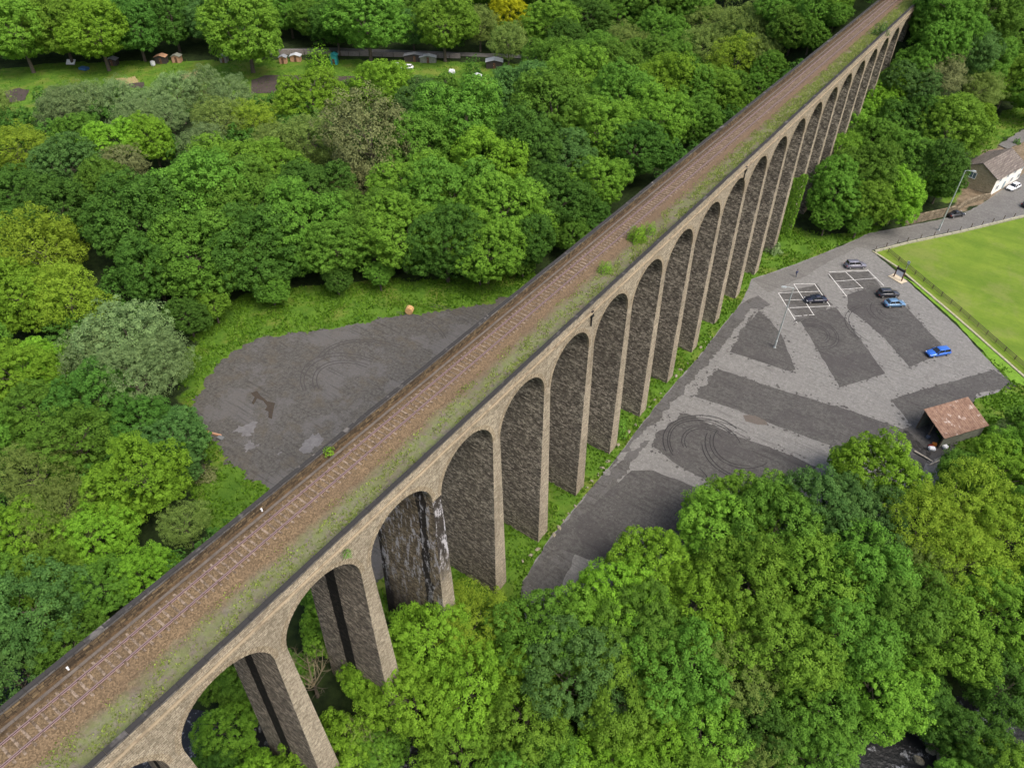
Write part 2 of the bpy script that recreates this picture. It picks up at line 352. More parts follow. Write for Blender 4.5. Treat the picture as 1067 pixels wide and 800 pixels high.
def sheet(name, pts, dz, mat, jit=.15, step=1.2, kind='structure', seed=0, parent=None, thick=0, zf=None):
    bm = bmesh.new(); vs = []
    n = len(pts)
    for i in range(n):
        a = Vector(pts[i]); b = Vector(pts[(i+1) % n]); L = (b-a).length; k = max(1, int(L/step))
        nrm = Vector((-(b-a).y, (b-a).x, 0)).normalized()
        for q in range(k):
            p = a.lerp(b, q/k)
            p = p+nrm*(jit*.8*noise.noise(Vector((p.x*4.5, p.y*4.5, seed+9)))*(1 if step < 1 else 0)+jit*2*noise.noise(Vector((p.x*.45+seed, p.y*.45, seed)))+jit*noise.noise(Vector((p.x*1.7, p.y*1.7, seed+5))))*(1 if q else .3)
            z = (zf or gp)(p.x, p.y)+dz
            vs.append(bm.verts.new((p.x, p.y, z)))
    f = bm.faces.new(vs); f.normal_update()
    if f.normal.z < 0: f.normal_flip()
    if thick:
        r = bmesh.ops.extrude_face_region(bm, geom=[f])
        bmesh.ops.translate(bm, verts=[v for v in r['geom'] if isinstance(v, bmesh.types.BMVert)], vec=(0, 0, thick))
    bmesh.ops.triangulate(bm, faces=bm.faces)
    me = bpy.data.meshes.new(name); bm.to_mesh(me); bm.free()
    o = link(name, me, parent, mat)
    if kind and not parent: o['kind'] = kind
    return o
c6 = lambda *p: poly(*[(680+x/2.757, 240+y/2.757) for x, y in p])
# car park: concrete slab, lane, dark asphalt panels
road_poly = poly((545, 640), (545, 605), (572, 562), (600, 528), (640, 480), (672, 437), (700, 403), (728, 372), (750, 343), (772, 316), (783, 291), (830, 275), (880, 255), (906, 243), (945, 236), (992, 226), (1012, 219), (1030, 208), (1060, 186), (1110, 150), (1130, 215), (1067, 224), (1000, 240), (945, 251), (908, 261),
                 (950, 297), (1000, 343), (1052, 399), (1040, 409), (1000, 420), (975, 450), (985, 500), (930, 560), (820, 600), (700, 680), (590, 720))
sheet('car_park_concrete', road_poly, .06, M['concrete'], .12, seed=1)
sheet('lane_edge_gravel', poly((668, 470), (690, 452), (712, 440), (735, 425), (720, 445), (690, 470), (660, 500), (640, 522), (625, 540), (640, 510)), .0695, M['concrete'], .5, step=.35, seed=24)
sheet('access_lane', poly((545, 640), (545, 606), (572, 563), (600, 529), (640, 481), (672, 438), (700, 404), (728, 373), (750, 344), (772, 317), (790, 308), (803, 318), (788, 325), (775, 345), (757, 366), (735, 395), (700, 430), (675, 462), (640, 512), (600, 575), (575, 640)), .066, M['asphalt_lane'], .25, seed=2)
sheet('village_road', poly((784, 292), (830, 276), (880, 256), (906, 244), (945, 237), (992, 227), (1012, 220), (1030, 209), (1060, 187), (1110, 152), (1130, 214), (1067, 223), (1000, 239), (945, 250), (907, 260), (893, 258), (860, 275), (845, 285), (800, 305)), .066, M['road'], .15, seed=3)
P_D = [c6((305, 232), (340, 262), (372, 305), (410, 400), (395, 406), (220, 350), (262, 285)),
       c6((425, 262), (470, 236), (525, 222), (560, 265), (668, 412), (537, 452)),
       c6((560, 185), (640, 160), (700, 190), (745, 240), (830, 330), (812, 362), (738, 394), (660, 305), (610, 262), (560, 225)),
       c6((683, 486), (980, 400), (1035, 441), (1010, 455), (930, 470), (905, 560), (860, 640), (800, 660), (700, 590), (745, 560)),
       c6((172, 393), (330, 447), (560, 516), (730, 575), (800, 640), (760, 720), (620, 660), (555, 634), (350, 560), (240, 515), (122, 478), (110, 455)),
       c6((75, 525), (100, 528), (235, 588), (400, 648), (470, 680), (400, 760), (250, 770), (190, 738), (80, 680), (5, 625), (0, 585), (40, 540)),
       c6((-60, 690), (0, 690), (80, 720), (165, 757), (260, 860), (-150, 960), (-300, 900))]
for i, pg in enumerate(P_D): sheet('asphalt_panel', pg, .072, M['asphalt'], .09, step=.7, seed=10+i)
sheet('asphalt_panel', poly((812, 306), (850, 296), (868, 318), (850, 328), (832, 336)), .070, M['asphalt_lane'], .4, seed=31)
sheet('asphalt_panel', poly((862, 286), (888, 283), (905, 283), (918, 300), (880, 303)), .070, M['asphalt_lane'], .5, seed=33)
sheet('concrete_strip', poly((640, 488), (660, 470), (700, 440), (730, 405), (757, 372), (762, 362), (780, 335), (790, 322), (782, 322), (752, 362), (720, 398), (690, 432), (655, 465), (630, 495)), .076, M['concrete'], .45, step=.35, seed=21)
sheet('brown_mud_patch', poly((774, 433), (785, 432), (797, 438), (801, 443), (789, 442), (777, 439)), .08, plain('mud', (.085, .073, .062), .9), .5, seed=22)
bm = bmesh.new(); rndg = random.Random(9); q_ = 0
for pg in P_D[:6]:
    n_ = len(pg)
    for i_ in range(n_):
        a_, b_ = pg[i_], pg[(i_+1) % n_]
        for _ in range(int((b_-a_).length*2.2)):
            p_ = a_.lerp(b_, rndg.random()); x_ = p_.x+rndg.gauss(0, .45); y_ = p_.y+rndg.gauss(0, .45); r_ = rndg.uniform(.06, .34); z_ = gp(x_, y_)+.098+.0004*(q_ % 9); q_ += 1
            k_ = rndg.randint(5, 7); a0_ = rndg.uniform(0, 6)
            bm.faces.new([bm.verts.new((x_+r_*rndg.uniform(.5, 1.2)*math.cos(a0_+6.283*j_/k_), y_+r_*rndg.uniform(.5, 1.2)*math.sin(a0_+6.283*j_/k_), z_)) for j_ in range(k_)])
tag(from_bm('loose_gravel', bm, M['asphalt'], recalc=False), kind='structure')
# painted bays
bm = bmesh.new()
def stripe(a, b, w=.13, dz=.084):
    a = at(*a); b = at(*b); d = (b-a).normalized(); s = Vector((-d.y, d.x, 0))*w/2
    vs = []
    for p in (a-s, b-s, b+s, a+s): vs.append(bm.verts.new((p.x, p.y, gp(p.x, p.y)+dz)))
    bm.faces.new(vs)
c3 = lambda x, y: (780+x/4.85, 240+y/4.85)
for i, l in enumerate([((150, 318), (245, 470)), ((228, 272), (330, 430)), ((333, 272), (412, 384)),
          ((405, 222), (495, 335)), ((490, 212), (578, 294)), ((600, 200), (684, 282))]): stripe(c3(*l[0]), c3(*l[1]), .14, .084)
for i, l in enumerate([((152, 318), (362, 310)), ((228, 273), (333, 271)), ((182, 354), (390, 348)), ((207, 393), (410, 384)), ((235, 435), (332, 428)),
          ((405, 212), (600, 205)), ((430, 260), (648, 243)), ((462, 301), (578, 292))]): stripe(c3(*l[0]), c3(*l[1]), .12, .088)
tag(from_bm('bay_markings', bm, M['marking'], recalc=False), kind='structure')
# tyre doughnuts
bm = bmesh.new()
def arc(cx, cy, r, a0, a1, w=.11, n=26, dz=.092, ex=1.0):
    prev = None
    for k in range(n+1):
        a = R_(a0+(a1-a0)*k/n); rr = r*(1+.04*noise.noise(Vector((a, r, cx))))
        q = [Vector((cx+(rr+s*w/2)*math.cos(a)*ex, cy+(rr+s*w/2)*math.sin(a), 0)) for s in (-1, 1)]
        vv = [bm.verts.new((p.x, p.y, gp(p.x, p.y)+dz)) for p in q]
        if prev: bm.faces.new((prev[0], prev[1], vv[1], vv[0]))
        prev = vv
k = 0
def donut(u, v, rs, a0, a1, w=.12):
    global k
    p = at(u, v)
    for r in rs: arc(p.x, p.y, r, a0+random.uniform(-25, 25), a1+random.uniform(-25, 25), w, dz=.092+.004*(k % 6)); k += 1
donut(735, 462, (3.4, 3.9), 70, 250, .14); donut(733, 463, (5.6, 6.1), 60, 240, .14); donut(735, 464, (7.0,), 90, 230, .16)
donut(772, 464, (4.6, 5.1), 190, 330, .14); donut(776, 468, (6.4, 6.9), 200, 320, .16)
donut(700, 505, (6.0, 7.5), 20, 75, .14)
donut(848, 348, (2.5, 3.0, 4.2, 4.7), -40, 160, .1); donut(930, 325, (2.3, 3.0, 4.3, 5.0), 190, 330, .1)
donut(745, 480, (8.0, 9.2), 80, 150, .1); donut(920, 340, (6.5, 7.2), 120, 250, .1)
tag(from_bm('tyre_marks', bm, M['rubber_mark'], recalc=False), kind='structure')
# gravel lot on the other side
LOT = poly((530, 308), (500, 318), (440, 326), (400, 332), (330, 345), (270, 352), (243, 366), (213, 395), (202, 425), (215, 448), (232, 470), (250, 492), (290, 515), (330, 545), (385, 605), (440, 600), (640, 400), (600, 330))
sheet('gravel_lot', LOT, .06, M['gravel'], .7, step=.35, seed=41)
sheet('puddle', [at(200+x/4.2, 330+y/4.2) for x, y in ((258, 335), (285, 325), (300, 345), (330, 370), (365, 378), (358, 405), (350, 448), (335, 442), (335, 415), (318, 408), (330, 395), (312, 368), (285, 358), (270, 385), (262, 378), (275, 352))], .07, M['puddle'], .06, step=.6, seed=42)
pale = plain('pale_dusty_gravel', (.11, .107, .107), .85, var=.25, scale=1.2)
for i, pts in enumerate([((205, 490), (240, 470), (285, 460), (270, 490), (240, 520), (215, 520)), ((235, 545), (270, 550), (295, 565), (280, 580), (240, 595)), ((480, 560), (510, 535), (560, 530), (580, 560), (530, 600), (485, 590)), ((368, 600), (395, 590), (400, 600), (378, 612))]):
    sheet('pale_gravel_patch', [at(200+x/4.2, 330+y/4.2) for x, y in pts], .068, pale, .8, step=.3, seed=50+i)
bm = bmesh.new()
def donut_l(u, v, rs, a0, a1, w):
    global k
    p = at(u, v)
    for r in rs: arc(p.x, p.y, r, a0, a1, w, dz=.08+.004*(k % 6), ex=1.5); k += 1
donut_l(368, 402, (5.2, 5.8, 6.9, 7.5), 100, 235, .15); donut_l(395, 395, (9, 9.6), 100, 190, .15)
donut_l(450, 360, (11, 11.7), 60, 120, .16); donut_l(420, 350, (6, 6.5), 40, 130, .14)
tag(from_bm('tyre_ruts', bm, plain('dark_rut', (.042, .039, .037), .9), recalc=False), kind='structure')
# playing field
sheet('playing_field', poly((911, 263), (945, 253), (1000, 243), (1067, 227), (1200, 195), (1300, 380), (1120, 440), (1067, 390), (1000, 333), (950, 292)), .05, M['lawn'], .05, seed=61)
sheet('grass_bank_strip', poly((935, 285), (950, 295), (1000, 340), (1053, 397), (1075, 405), (1067, 392), (1000, 334), (955, 296)), .075, M['grass'] and plain('bright_verge_grass', (.10, .2, .012), .95, var=.25, scale=1.5, bump=.05), .3, seed=62)
# river
bm = bmesh.new(); prev = None
for i, (x, y) in enumerate(RIV):
    a = Vector(RIV[max(i-1, 0)]); b = Vector(RIV[min(i+1, len(RIV)-1)]); d = (b-a).normalized(); s = Vector((-d.y, d.x))*8
    z = -4.2+.0225*min(max(y, -60), 300)
    vv = [bm.verts.new((x-s.x, y-s.y, z)), bm.verts.new((x+s.x, y+s.y, z))]
    if prev: bm.faces.new((prev[0], prev[1], vv[1], vv[0]))
    prev = vv
tag(from_bm('river', bm, M['water']), kind='structure')
# allotment beds
soil_beds = [((262, 84), (276, 79), (330, 79), (395, 81), (392, 92), (330, 96), (262, 98)), ((448, 82), (472, 82), (475, 92), (446, 92)), ((428, 82), (437, 82), (435, 100), (426, 100)), ((132, 88), (150, 86), (150, 92), (132, 92)), ((4, 96), (20, 92), (31, 94), (26, 105), (8, 108))]
for i, b in enumerate(soil_beds): sheet('dug_bed', poly(*b), .12, M['soil'], .3, step=2, seed=70+i)
tan = plain('dry_tan_grass', (.24, .2, .09), .95, var=.3)
for i, b in enumerate([((120, 82), (140, 80), (150, 90), (125, 92)), ((188, 78), (206, 74), (203, 84), (186, 84))]): sheet('dry_grass_patch', poly(*b), .10, tan, .8, step=2, seed=80+i)
sheet('far_lane', poly((276, 56), (340, 54), (480, 59), (560, 62), (560, 58), (480, 55), (340, 50), (276, 52)), .12, M['road'], .2, step=3, seed=85)

# ------------------------------------------------------------------ viaduct
ZO = 36.0; PT = 10.5174; SP = 9.146; ZS = ZO-2.5956-SP/2; XB = -9.07; ZT = 34.55
via = empty('stone_viaduct', (0, 0, 0), 0, 'long many-arched buff stone railway viaduct crossing the valley', 'viaduct')
I0, I1 = -3, 23
def pier_mesh(name, base):
    bm = bmesh.new(); H = ZS-base
    t0 = (PT-SP)/2; rings = []
    for q in range(9):
        f = q/8; z = ZS-H*f; e = .022*H*f; w = t0+.019*H*f
        rings.append([bm.verts.new(c) for c in ((e, -w, z), (e, w, z), (XB-e, w, z), (XB-e, -w, z))])
    for a, b in zip(rings, rings[1:]):
        for k in range(4): bm.faces.new((a[k], a[(k+1) % 4], b[(k+1) % 4], b[k]))
    bm.faces.new(rings[0]); bm.faces.new(rings[-1])
    bmesh.ops.recalc_face_normals(bm, faces=bm.faces)
    me = bpy.data.meshes.new(name); bm.to_mesh(me); bm.free()
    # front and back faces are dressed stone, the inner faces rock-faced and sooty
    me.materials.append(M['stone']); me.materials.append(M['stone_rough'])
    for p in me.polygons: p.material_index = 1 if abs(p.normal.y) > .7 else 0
    return me
pm = pier_mesh('pier', -6.0); pmb = pm.copy(); pmb.materials[1] = M['stone_band']; pml = pm.copy(); pml.materials[1] = M['stone_lime']; pml.materials[0] = M['stone_front_stained']
for i in range(I0, I1+2):
    me = pm
    if i in (0, 1, 2): me = pmb
    if i == 3: me = pml
    o = link('pier', me, via); o.location = (0, (i-.5)*PT, 0)
    if i == 3: o['label'] = 'pier streaked with white lime and black soot'
    elif i in (1, 2): o['label'] = 'pier with a black vertical band down its inner face'
def arch_mesh():
    bm = bmesh.new(); n = 28; r = SP/2; front, back = [], []
    for x, lst in ((0, front), (XB, back)):
        for k in range(n+1):
            a = math.pi-math.pi*k/n
            yy = r*math.cos(a); ty = yy
            lst.append((bm.verts.new((x, yy, ZS+r*math.sin(a))), bm.verts.new((x, yy, ZT))))
        el = (bm.verts.new((x, -PT/2, ZS)), bm.verts.new((x, -PT/2, ZT))); er = (bm.verts.new((x, PT/2, ZS)), bm.verts.new((x, PT/2, ZT)))
        bm.faces.new((el[0], lst[0][0], lst[0][1], el[1])); bm.faces.new((lst[-1][0], er[0], er[1], lst[-1][1]))
        for a, b in zip(lst, lst[1:]): bm.faces.new((a[0], b[0], b[1], a[1]))
    for a in range(n): bm.faces.new((front[a][0], front[a+1][0], back[a+1][0], back[a][0]))
    me = bpy.data.meshes.new('arch')
    for f in bm.faces:
        c = f.calc_center_median()
        f.normal_update()
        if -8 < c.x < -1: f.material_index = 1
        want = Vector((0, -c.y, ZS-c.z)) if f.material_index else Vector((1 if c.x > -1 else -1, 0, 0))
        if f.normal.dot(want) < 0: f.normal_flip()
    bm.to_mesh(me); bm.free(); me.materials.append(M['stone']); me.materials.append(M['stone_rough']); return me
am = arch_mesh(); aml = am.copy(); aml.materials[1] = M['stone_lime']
def ring_mesh(pair):
    bm = bmesh.new(); n = 25
    for x0, x1 in (pair,):
        for k in range(n):
            a0 = math.pi*k/n+.006; a1 = math.pi*(k+1)/n-.006; q = []
            for x in (x0, x1):
                for rr in (SP/2-.012, SP/2+.5+.04*(k % 2)):
                    for a in (a0, a1): q.append(bm.verts.new((x, rr*math.cos(a), ZS+rr*math.sin(a))))
            for f in ((0, 1, 3, 2), (4, 6, 7, 5), (0, 4, 5, 1), (2, 3, 7, 6), (0, 2, 6, 4), (1, 5, 7, 3)): bm.faces.new([q[j] for j in f])
    bmesh.ops.recalc_face_normals(bm, faces=bm.faces)
    me = bpy.data.meshes.new('arch_ring'); bm.to_mesh(me); bm.free(); me.materials.append(M['ring']); return me
rm = ring_mesh((.035, -.3)); rmb = ring_mesh((XB-.035, XB+.3))
for i in range(I0, I1+1):
    o = link('arch', am if i != 2 else aml, via); o.location = (0, i*PT, 0)
    link('arch_ring', rm, o); link('arch_ring', rmb, o)
YA, YB = (I0-.5)*PT, (I1+.5)*PT
bm = bmesh.new(); box(bm, .006, XB-.006, YB, YB+40, 10, ZT); from_bm('abutment', bm, M['stone'], via); bm = bmesh.new(); box(bm, .006, XB-.006, YA-12, YA, -6, ZT); from_bm('abutment', bm, M['stone'], via)
YB2 = YB+90; YA2 = YA-12
bm = bmesh.new(); box(bm, XB+.46, -.46, YA2, YB+40, ZT-.25, ZT+.2); from_bm('deck_slab', bm, M['coping'], via)
for sx in (0, 1):
    x0, x1 = (-.38, .0) if sx == 0 else (XB, XB+.38)
    bm = bmesh.new(); box(bm, x0, x1, YA2, YB2, ZT+.2, ZO-.22); o = from_bm('parapet', bm, M['stone'] if sx == 0 else M['stone_mossy'], via)
    bm = bmesh.new(); y = YA2; j = 0
    rr = random.Random(5+sx)
    while y < YB2:                 # coping blocks, slightly uneven
        L = rr.uniform(1.1, 1.7); dx = rr.uniform(-.015, .015); dz = rr.uniform(-.012, .012)
        box(bm, x0-.05+dx, x1+.05+dx, y+.012, y+L-.012, ZO-.22, ZO+dz); y += L
    from_bm('coping', bm, M['coping'], o)
    bm = bmesh.new()
    if sx == 0:
        box(bm, -.2, .30, YA2, YB2, ZT+.02, ZT+.22); box(bm, -.2, .15, YA2, YB2, ZT-.16, ZT+.02)
    else:
        box(bm, XB-.17, XB+.2, YA2, YB2, ZT, ZT+.2); box(bm, XB-.09, XB+.2, YA2, YB2, ZT-.14, ZT)
    from_bm('string_course', bm, M['ring'], via)
# drain outlet on the front face and a refuge near the far end
for y in (56.9, 107.5):
    bm = bmesh.new(); box(bm, .0, .28, y-.25, y+.25, 34.0, 34.8); tube(bm, [(.14, y, 34.0), (.14, y, 32.6)], .09)
    from_bm('drain_outlet', bm, plain('black_iron', (.02, .02, .022), .6, .5), via)
# ballast and old trackbed
bm = bmesh.new(); ys = list(np.arange(YA2, YB2, 1.5)); xs = [XB+.38, -8.6, -8.05, -7.75, -7.4, -5.2, -4.9, -4.3, -3, -1.6, -.38]; zs = [34.86, 34.87, 34.9, 34.98, 35.06, 35.06, 34.98, 34.84, 34.8, 34.8, 34.84]
prev = None
for y in ys:
    row = [bm.verts.new((x, y, z+.03*noise.noise(Vector((x*1.3, y*.7, 1))))) for x, z in zip(xs, zs)]
    if prev:
        for a in range(len(xs)-1): bm.faces.new((prev[a], prev[a+1], row[a+1], row[a]))
    prev = row
bl = from_bm('track_ballast', bm, M['ballast']); tag(bl, kind='structure')
# cable trough
bm = bmesh.new(); y = YA2
while y < YB2: box(bm, -8.32, -8.06, y, y+.98, 34.86, 34.97+random.uniform(-.01, .01)); y += 1.0
tag(from_bm('cable_trough', bm, plain('trough_concrete', (.10, .085, .072), .9, var=.3, scale=1)), 'grey concrete cable trough running along the left parapet of the viaduct', 'cable trough')
# track
trk = empty('railway_track', (0, 0, 35.1), 0, 'single railway track with rusty rails on brown ballast along the viaduct', 'railway track')
XL = -7.0876; XR = XL+1.505
railm = NT('rail_steel'); nn = railm.n('SeparateXYZ', {0: railm.n('NewGeometry').outputs['True Normal']}).outputs[2]
railm = railm.done(railm.mix(railm.math('GREATER_THAN', nn, .8), (.05, .028, .026), (.225, .16, .155)), .45, metal=.35)
def rail_bm(x):
    bm = bmesh.new(); prof = [(-.10, 0), (-.10, .02), (-.012, .04), (-.012, .11), (-.05, .125), (-.05, .16), (.05, .16), (.05, .125), (.012, .11), (.012, .04), (.10, .02), (.10, 0)]
    a = [bm.verts.new((x+p[0], YA2, p[1])) for p in prof]; b = [bm.verts.new((x+p[0], YB2, p[1])) for p in prof]
    for k in range(len(prof)): bm.faces.new((a[k], a[(k+1) % 12], b[(k+1) % 12], b[k]))
    return bm
for x in (XL, XR): from_bm('rail', rail_bm(x), railm, trk)
sleep_m = NT('stained_concrete_sleeper'); PP = sleep_m.pos()
sleep_m = sleep_m.done(sleep_m.mix(sleep_m.ramp(sleep_m.noise(PP, 3.2, 5, .75), .42, .60), (.078, .058, .04), (.245, .192, .145)), .9, spec=.1)
bm = bmesh.new(); box(bm, -1.25, 1.25, -.10, .10, -.14, .015)
for s in (-1, 1): box(bm, s*.75-.16, s*.75+.16, -.10, .10, .015, .05)
bmesh.ops.recalc_face_normals(bm, faces=bm.faces)
sm_ = bpy.data.meshes.new('sleeper'); bm.to_mesh(sm_); sm_.materials.append(sleep_m); bm.free()
ysl = np.arange(-13.0, 230, .72); near = ysl[:100]
for y in near:
    o = link('sleeper', sm_, trk); o.location = ((XL+XR)/2, float(y), -.015+random.uniform(-.012, .008)); o.rotation_euler.z = random.uniform(-.01, .01)
bm = bmesh.new()
for y in ysl[100:]:
    x = (XL+XR)/2; box(bm, x-1.25, x+1.25, y-.13, y+.13, -.14, .0)
    for s in (-1, 1): box(bm, x+s*.75-.16, x+s*.75+.16, y-.10, y+.10, .0, .035)
o = from_bm('sleeper', bm, sleep_m, trk); o['kind'] = 'stuff'

# ------------------------------------------------------------------ foliage meshes
def leaf_quads(c, nrm, size, tone, name, mat=None, asp=.62):
    n = len(c); r = rng.normal(size=(n, 3)); t = np.cross(nrm, r); t /= np.linalg.norm(t, axis=1)[:, None]+1e-9
    b = np.cross(nrm, t); s = size[:, None]
    v = np.stack([c-t*s*.5, c-b*s*asp*.5+nrm*s*.08, c+t*s*.5, c+b*s*asp*.5+nrm*s*.08], 1).reshape(-1, 3)
    me = np_mesh(name, v, np.arange(4*n).reshape(-1, 4))
    a = me.attributes.new('tone', 'FLOAT', 'FACE'); a.data.foreach_set('value', tone.astype(np.float32))
    return me
def unit(a): return a/(np.linalg.norm(a, axis=-1, keepdims=True)+1e-9)
def crown_mesh(name, R, zr, lobes, cr, sp, per, leaf, lobe_r=(.25, .42), soft=1.0, spread=.68, low=-.62):
    L = [(np.zeros(3), R*.64)]
    for k in range(lobes):
        a = 2*math.pi*(k+rng.uniform(-.3, .3))*.618; z = rng.uniform(-.35, .95); h = math.sqrt(max(0, 1-z*z))
        rr = rng.uniform(*lobe_r)*R
        L.append((np.array([h*math.cos(a), h*math.sin(a), z])*spread*R*rng.uniform(.85, 1.12), rr))
    pts, nor = [], []
    for i, (c, r) in enumerate(L):
        m = int(4*math.pi*r*r/(sp*sp)*3.0); d = unit(rng.normal(size=(m, 3))); p = c+d*r
        ok = np.ones(m, bool)
        for j, (c2, r2) in enumerate(L):
            if j != i: ok &= np.linalg.norm(p-c2, axis=1) > r2*.93
        ok &= p[:, 2] > low*R
        pts.append(p[ok]); nor.append(d[ok])
    pts = np.concatenate(pts); nor = np.concatenate(nor); o = rng.permutation(len(pts)); pts, nor = pts[o], nor[o]
    keep = []; kp = np.zeros((0, 3))
    for i in range(len(pts)):
        if len(kp) == 0 or np.min(np.sum((kp-pts[i])**2, 1)) > sp*sp*.55:
            keep.append(i); kp = np.vstack([kp, pts[i]])
    pts, nor = pts[keep], nor[keep]
    K = len(pts); pts = pts+nor*rng.normal(0, .38*cr*soft, size=(K, 1)); dropm = rng.uniform(size=K) > .07; pts, nor = pts[dropm], nor[dropm]; K = len(pts)
    pts[:, 2] *= zr
    up = np.array([0, 0, 1.0])
    nor = unit(nor+up*.35)
    rs = cr*rng.uniform(.5, 1.55, K); ct = rng.uniform(0, 1, K)
    ids = np.repeat(np.arange(K), per); n = len(ids)
    d = unit(nor[ids]*.75+rng.normal(size=(n, 3))*.62)
    c = pts[ids]+d*rs[ids][:, None]*rng.uniform(.55, 1.12, (n, 1))*np.array([1, 1, .82])
    nn = unit(d*.9+up*.35+rng.normal(size=(n, 3))*.38)
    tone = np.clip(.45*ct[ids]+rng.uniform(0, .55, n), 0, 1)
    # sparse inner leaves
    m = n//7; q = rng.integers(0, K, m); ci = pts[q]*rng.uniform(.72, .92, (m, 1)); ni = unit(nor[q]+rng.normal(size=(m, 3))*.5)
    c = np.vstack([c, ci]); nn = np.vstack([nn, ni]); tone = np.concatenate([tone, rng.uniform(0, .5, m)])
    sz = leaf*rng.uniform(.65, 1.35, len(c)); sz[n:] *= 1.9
    return leaf_quads(c, nn, sz, tone, name)
PROTO = {}
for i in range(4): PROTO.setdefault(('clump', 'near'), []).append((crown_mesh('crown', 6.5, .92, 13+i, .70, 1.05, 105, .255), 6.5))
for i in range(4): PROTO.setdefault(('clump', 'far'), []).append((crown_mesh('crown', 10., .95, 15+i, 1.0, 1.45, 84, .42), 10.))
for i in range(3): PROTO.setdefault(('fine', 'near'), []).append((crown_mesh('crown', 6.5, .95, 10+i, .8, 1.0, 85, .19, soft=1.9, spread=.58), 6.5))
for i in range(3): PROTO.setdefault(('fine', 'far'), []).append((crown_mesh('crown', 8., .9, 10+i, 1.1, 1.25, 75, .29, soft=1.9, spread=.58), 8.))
def limb(bm, p, d, L, r, depth_, rnd, spread=.55):
    pts = [Vector(p)]; dd = Vector(d).normalized()
    for q in range(4):
        dd = (dd+Vector((rnd.uniform(-.18, .18), rnd.uniform(-.18, .18), rnd.uniform(-.02, .14)))).normalized(); pts.append(pts[-1]+dd*L/4)
    tube(bm, pts, [r, r*.85, r*.7, r*.55, r*.4], 5 if depth_ > 0 else 3, False)
    if depth_ > 0:
        for k in range(3 if depth_ > 1 else 4):
            j = rnd.choice((2, 3, 4)); v = Vector((rnd.uniform(-1, 1), rnd.uniform(-1, 1), rnd.uniform(-.1, .8))).normalized()
            limb(bm, pts[j], (dd*(1-spread)+v*spread), L*rnd.uniform(.5, .75), r*.45, depth_-1, rnd, spread)
def trunk_mesh(seed, H=12., r=.42):
    rnd = random.Random(seed); bm = bmesh.new()
    pts = [(0, 0, -.6), (0, 0, .4), (.1, .05, H*.25), (-.08, .1, H*.5), (.05, 0, H*.78)]
    tube(bm, pts, [r*1.5, r*1.1, r, r*.8, r*.5], 9, True)
    for k in range(6):
        a = k*1.05+rnd.uniform(-.3, .3); z = H*rnd.uniform(.4, .75)
        limb(bm, (0, 0, z), (math.cos(a), math.sin(a), rnd.uniform(.5, 1.1)), H*rnd.uniform(.28, .4), r*.4, 1, rnd)
    bmesh.ops.recalc_face_normals(bm, faces=bm.faces)
    me = bpy.data.meshes.new('trunk'); bm.to_mesh(me); bm.free(); me.materials.append(M['bark']); return me
TR = [trunk_mesh(s) for s in range(4)]
def bare_crown(seed, H=7.):
    rnd = random.Random(seed); bm = bmesh.new()
    for k in range(7):
        a = k*.9+rnd.uniform(-.3, .3)
        limb(bm, (0, 0, rnd.uniform(0, 1.5)), (math.cos(a)*.7, math.sin(a)*.7, 1), H*rnd.uniform(.5, .7), .10, 3, rnd, .6)
    me = bpy.data.meshes.new('branches'); bm.to_mesh(me); bm.free(); me.materials.append(M['twig']); return me

TREES = []          # (x, y, hc, r, colour, place key)
ADJ = {'dark': 'deep green', 'mid': 'mid-green', 'fresh': 'bright green', 'lime': 'fresh lime-green', 'yellow': 'yellow-green', 'olive': 'olive green', 'brown': 'brownish', 'teal': 'blue-green', 'willow': 'grey-green willow-like', 'gold': 'golden yellow'}
def T(place, *items):
    for u, v, rp, c in items:
        if 'near edge' in place: rp *= .9
        r = rp*100/F_PX
        for _ in range(6):
            hc = .95*r+2.6 if 'allotments' in place else .9*r+1.6
            p = at(u, v, None, hc); d = depth(p)
            g = hgt(p.x, p.y)
            if g > gp(p.x, p.y)+1:           # on the valley side: march to the slope
                dirv = (p-Vector((CX, CY, CZ))).normalized(); q = Vector((CX, CY, CZ)); tt = d*.4
                while tt < 900:
                    q = Vector((CX, CY, CZ))+dirv*tt
                    if q.z < hgt(q.x, q.y)+hc: break
                    tt += 2
                p = q; d = depth(p); g = hgt(p.x, p.y)
            r = rp*d/F_PX
        TREES.append((p.x, p.y, g, hc, r, c, place, u))
T('front row behind allotments',
  (18, 34, 34, 'mid'), (62, 30, 30, 'mid'), (100, 34, 32, 'lime'), (140, 28, 28, 'dark'), (178, 20, 26, 'dark'), (212, 22, 24, 'teal'), (254, 30, 38, 'mid'), (300, 10, 22, 'dark'), (325, 18, 20, 'mid'),
  (350, 26, 24, 'dark'), (382, 24, 34, 'mid'), (425, 10, 20, 'dark'), (462, 26, 30, 'mid'), (430, 30, 18, 'teal'), (500, 26, 20, 'olive'), (530, 14, 22, 'gold'), (530, 44, 18, 'olive'), (575, 26, 26, 'mid'), (612, 18, 24, 'dark'), (645, 12, 24, 'mid'), (592, 44, 20, 'dark'), (690, 6, 28, 'mid'), (720, -2, 26, 'dark'))
T('second row behind allotments', (-30, 10, 34, 'dark'), (40, 0, 30, 'dark'), (110, -4, 30, 'mid'), (160, -6, 30, 'dark'), (230, -10, 30, 'dark'), (290, -14, 30, 'mid'), (345, -12, 30, 'dark'), (405, -14, 30, 'mid'), (450, -14, 28, 'dark'), (505, -16, 28, 'mid'), (560, -14, 28, 'dark'), (610, -16, 28, 'mid'), (660, -18, 28, 'dark'), (710, -24, 28, 'mid'), (760, -20, 28, 'dark'), (810, -22, 28, 'mid'))
